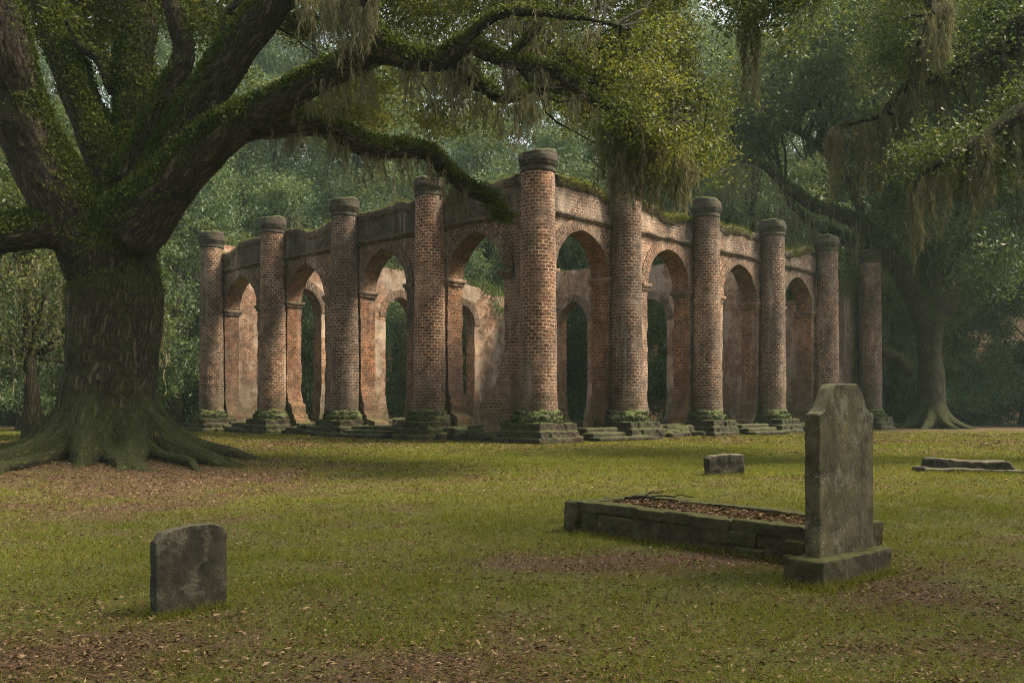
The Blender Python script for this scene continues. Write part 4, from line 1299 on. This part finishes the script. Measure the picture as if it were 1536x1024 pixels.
# ---- nearer oak whose trunk stands outside the frame at right
g3 = np.random.default_rng(21)
NB = np.array([19.5, 19.0, 0.0])
noak = obj("live_oak", None, loc=NB, label="near oak off to the right whose long moss-draped boughs reach into the upper right", cat="tree")
ch = [("trunk", np.array([[19.5, 19, -0.3, 1.2], [19.5, 19, 1.0, 0.85], [19.5, 19, 3.5, 0.75], [19.4, 19.1, 5.5, 0.8], [19.3, 19.2, 6.6, 0.6]]))]
nl = [
    [(2190, 250, 19.2, 40), (2000, 165, 19.6, 32), (1800, 110, 20, 24), (1640, 50, 20.2, 20), (1545, 35, 20.3, 16), (1515, 65, 20.4, 13), (1460, 92, 20.4, 10), (1400, 115, 20.5, 8), (1362, 130, 20.5, 7), (1340, 150, 20.6, 5), (1318, 175, 20.6, 4), (1290, 182, 20.7, 3), (1250, 192, 20.8, 2)],
    [(2100, 300, 19.2, 34), (1900, 240, 18.5, 26), (1700, 150, 18, 18), (1560, 158, 17.8, 12), (1500, 185, 17.8, 9), (1460, 215, 17.7, 7), (1420, 240, 17.7, 6), (1385, 258, 17.7, 4), (1370, 285, 17.6, 2)],
    [(2180, 230, 19.2, 36), (2150, 60, 19.2, 28), (2050, -120, 18.5, 20), (1850, -240, 17.5, 13), (1600, -230, 17.2, 9), (1400, -170, 17.2, 7), (1250, -90, 17.3, 5), (1130, -50, 17.3, 3)],
    [(2170, 250, 19.2, 34), (2300, 80, 17.5, 24), (2350, -150, 15, 16), (2300, -350, 12, 9)],
    [(1405, 113, 20.5, 5), (1375, 85, 20.4, 4), (1385, 50, 20.3, 3), (1400, 20, 20.2, 2)],
]
for i, L_ in enumerate(nl): ch.append(("limb#%d" % i, stack(L_, 1.2)))
NP_, NR_, NI = skeleton_tree(noak, ch, 0.05, BARK, 0.02, moss_n=3500, moss_size=0.07, seed=22)
nc1 = px_clusters(g3, 62, [(1300, -60), (1640, -60), (1640, 60), (1500, 90), (1400, 118), (1335, 150), (1285, 165), (1300, 60)], 20.6, 25)
nc2 = px_clusters(g3, 34, [(1385, 235), (1470, 190), (1560, 140), (1680, 130), (1680, 240), (1560, 230), (1480, 240), (1420, 270)], 17.9, 21)
nc4 = px_clusters(g3, 12, [(1040, -70), (1240, -70), (1230, 10), (1120, 15), (1060, 0)], 16, 19)
nc_shade = np.stack([g3.uniform(6, 26, 200), g3.uniform(-7, 10.5, 200), g3.uniform(9.5, 15, 200)], -1)  # unseen foliage added out of frame to shade the foreground
nc_shade = nc_shade[~((nc_shade[:, 0] < 0.58 * nc_shade[:, 1] + 1.0) & (nc_shade[:, 2] < 1.1 + 0.47 * nc_shade[:, 1]))]
ac = np.vstack([nc1, nc2, nc4, nc_shade])
tw = [(nearest(NP_[NI > 0], c - NB), c - NB) for c in ac]
tw = [(p, q) for p, q in tw if np.linalg.norm(p - q) < 3.2]
obj("branches", branch_mesh("branches", tw, [0.02 + 0.008 * np.linalg.norm(p - q) for p, q in tw], 0.008, g3), TWIG, noak)
foliage("crown", np.vstack([nc1, nc2, nc4]) - NB, g3.uniform(0.6, 1.15, len(nc1) + len(nc2) + len(nc4)), 900, 0.10, LEAF_R, noak, g3, up=0.1)
foliage("crown", nc_shade - NB, g3.uniform(1.0, 1.7, len(nc_shade)), 520, 0.17, LEAF_R, noak, g3, up=0.1)  # leaves of the added, unseen shading clusters
for i, n, t0, L_ in ((1, 36, 0.45, 1.8), (2, 32, 0.4, 1.6), (5, 6, 0.3, 1.2)):
    an = along_limb(NP_, NI, i, n, g3, t0, 1.0)
    strand_obj("hanging_moss", an, L_, noak, g=g3, n=13, spread=0.09, wd=0.02)
for px, py, L_ in ((1118, 0, 2.0), (1122, 10, 1.6), (1134, 15, 1.9), (1215, -20, .9), (1226, -25, .8), (1410, 5, 1.4), (1425, 0, 1.2)):
    strand_obj("hanging_moss", [at(px, py, 17.4) - NB], L_, noak, g=g3, n=12, spread=0.04)

# ---- woodland behind: a few kinds of tree, each copied with its parts
def forest_tree(seed, H, R, low, label, nclu=75, per=420, leaf=0.24, moss=False, mat=LEAF_F):
    g = np.random.default_rng(seed)
    r = obj("forest_tree", None, loc=(0, 0, 0), label=label, cat="tree", group="woodland trees behind the ruin")
    geo = Geo()
    lean = g.normal(0, 0.03, 2)
    zz = np.linspace(-0.4, H * 0.86, 14)
    tp = np.stack([lean[0] * zz + 0.25 * np.sin(zz * 0.3 + seed), lean[1] * zz, zz], -1)
    r0 = 0.018 * H
    tube(geo, tp, r0 * (1.25 - zz / H * 1.2) * (1 + 0.8 * np.exp(-np.maximum(zz, 0) * 1.3)), 9)
    t_ = g.uniform(0, 1, nclu)
    z = low + (H - low) * t_
    prof = np.sin(np.clip(0.18 + 0.82 * t_, 0, 1) ** 0.8 * math.pi * 0.97) ** 0.7
    a = g.uniform(0, 6.283, nclu)
    q = R * prof * np.sqrt(g.uniform(0.15, 1, nclu))
    cen = np.stack([q * np.cos(a) + lean[0] * z, q * np.sin(a) + lean[1] * z, z], -1)
    for c in cen[::2]:
        j = min(len(tp) - 2, max(4, int((c[2] * 0.8 - 1) / (H * 0.86) * 13)))
        pts = twig_path(tp[j], c, g)
        tube(geo, pts, np.linspace(0.075, 0.02, len(pts)), 5, cap=False)
    obj("trunk", geo.mesh("trunk"), BARK_F, r)
    foliage("crown", cen, g.uniform(1.0, 1.9, nclu) * R / 5.0, per, leaf, mat, r, g, up=0.1)
    if moss:
        strand_obj("hanging_moss", cen[cen[:, 2] < low + 5], 2.4, r, g=g, n=8, spread=0.4, wd=0.06, dens=20)
    return r
kinds = [forest_tree(101, 21, 5.6, 3.0, "tall leafy tree in the hazy green woodland behind the ruin"),
         forest_tree(102, 25, 6.0, 6.0, "tall leafy tree in the hazy green woodland behind the ruin"),
         forest_tree(103, 17, 5.2, 1.6, "tall leafy tree in the hazy green woodland behind the ruin"),
         forest_tree(104, 28, 6.4, 8.0, "tall leafy tree in the hazy green woodland behind the ruin")]
spots = []
gt_ = np.random.default_rng(77)
for row, (Y0, dx, hs) in enumerate(((62, 6.0, 0.85), (71, 6.4, 1.0), (82, 7.0, 1.15), (96, 8.0, 1.2))):
    half = 0.62 * Y0 + 6
    xx = np.arange(-half, half, dx)
    for xv in xx:
        spots.append((xv + gt_.normal(0, 1.3), Y0 + gt_.normal(0, 2.2), hs * gt_.uniform(0.85, 1.12), gt_.integers(0, 4)))
spots += [(-24, 46, 0.75, 2), (-31, 50, 0.9, 0), (-20, 55, 0.9, 2), (-37, 58, 1.0, 1), (38, 56, 0.9, 0), (34, 60, 0.95, 2), (45, 58, 1.0, 1)]
first = set()
for (xv, yv, s_, kd) in spots:
    loc = (xv, yv, float(gh(np.array([xv]), np.array([yv]))[0]))
    if kd not in first:
        first.add(kd); t_o = kinds[kd]
        t_o.location = loc; t_o.rotation_euler = (0, 0, gt_.uniform(0, 6.28)); t_o.scale = (s_, s_, s_)
    else:
        copy_tree(kinds[kd], loc=loc, rotz=gt_.uniform(0, 6.28), scale=(s_, s_, s_ * gt_.uniform(0.92, 1.1)))

# moss-hung tree at far left behind the great oak
ml = forest_tree(140, 12, 4.8, 2.6, "mid-distance oak hung with long pale moss, left of the great trunk", 120, 460, 0.15, True, LEAF_R)
ml["group"] = "moss-hung oaks at the left edge"
ml.location = (-17.2, 33, 0)

# undergrowth along the wood's edge
gu = np.random.default_rng(88)
n = 520
ux = gu.uniform(-60, 60, n); uy = 58 + gu.exponential(7, n) + 0.004 * ux ** 2
uc = np.stack([ux, uy, gh(ux, uy) + gu.uniform(0.2, 2.6, n)], -1)
P_, T_ = cluster_points(uc, gu.uniform(0.8, 1.8, n), 330, gu)
V, Q, t = leaves(P_, 0.20, T_, g=gu)
obj("undergrowth", mesh_np("undergrowth", V, Q, attrs={"tone": t}, smooth=False), LEAF_U,
    label="dark tangled undergrowth along the foot of the woodland", cat="undergrowth", kind="stuff")
# far wooded slope
n = 700
ux = gu.uniform(-92, 92, n); uy = gu.uniform(108, 142, n)
uc = np.stack([ux, uy, gh(ux, uy) + gu.uniform(1, 21, n)], -1)
P_, T_ = cluster_points(uc, gu.uniform(2.0, 3.6, n), 260, gu)
V, Q, t = leaves(P_, 0.55, T_, g=gu)
obj("far_wood", mesh_np("far_wood", V, Q, attrs={"tone": t}, smooth=False), LEAF_F,
    label="far wooded slope fading into mist behind the nearer trees", cat="woodland", kind="stuff")

# ------------------------------------------------------------------ the damp air under the trees
HM = bpy.data.materials.new("haze")
HM.use_nodes = True
ht_ = HM.node_tree
ht_.nodes.remove(ht_.nodes["Principled BSDF"])
pv = ht_.nodes.new("ShaderNodeVolumePrincipled")
pv.inputs["Color"].default_value = (0.62, 0.86, 0.76, 1)
pv.inputs["Density"].default_value = 0.00048
pv.inputs["Anisotropy"].default_value = 0.2
ht_.links.new(pv.outputs[0], ht_.nodes["Material Output"].inputs["Volume"])
g = Geo(); g.box((0, 66, 30.2), (204, 172, 63.6))
obj("haze", g.mesh("haze", smooth=False), HM, kind="stuff", label="thin green-grey mist hanging in the air through the wood", cat="haze")
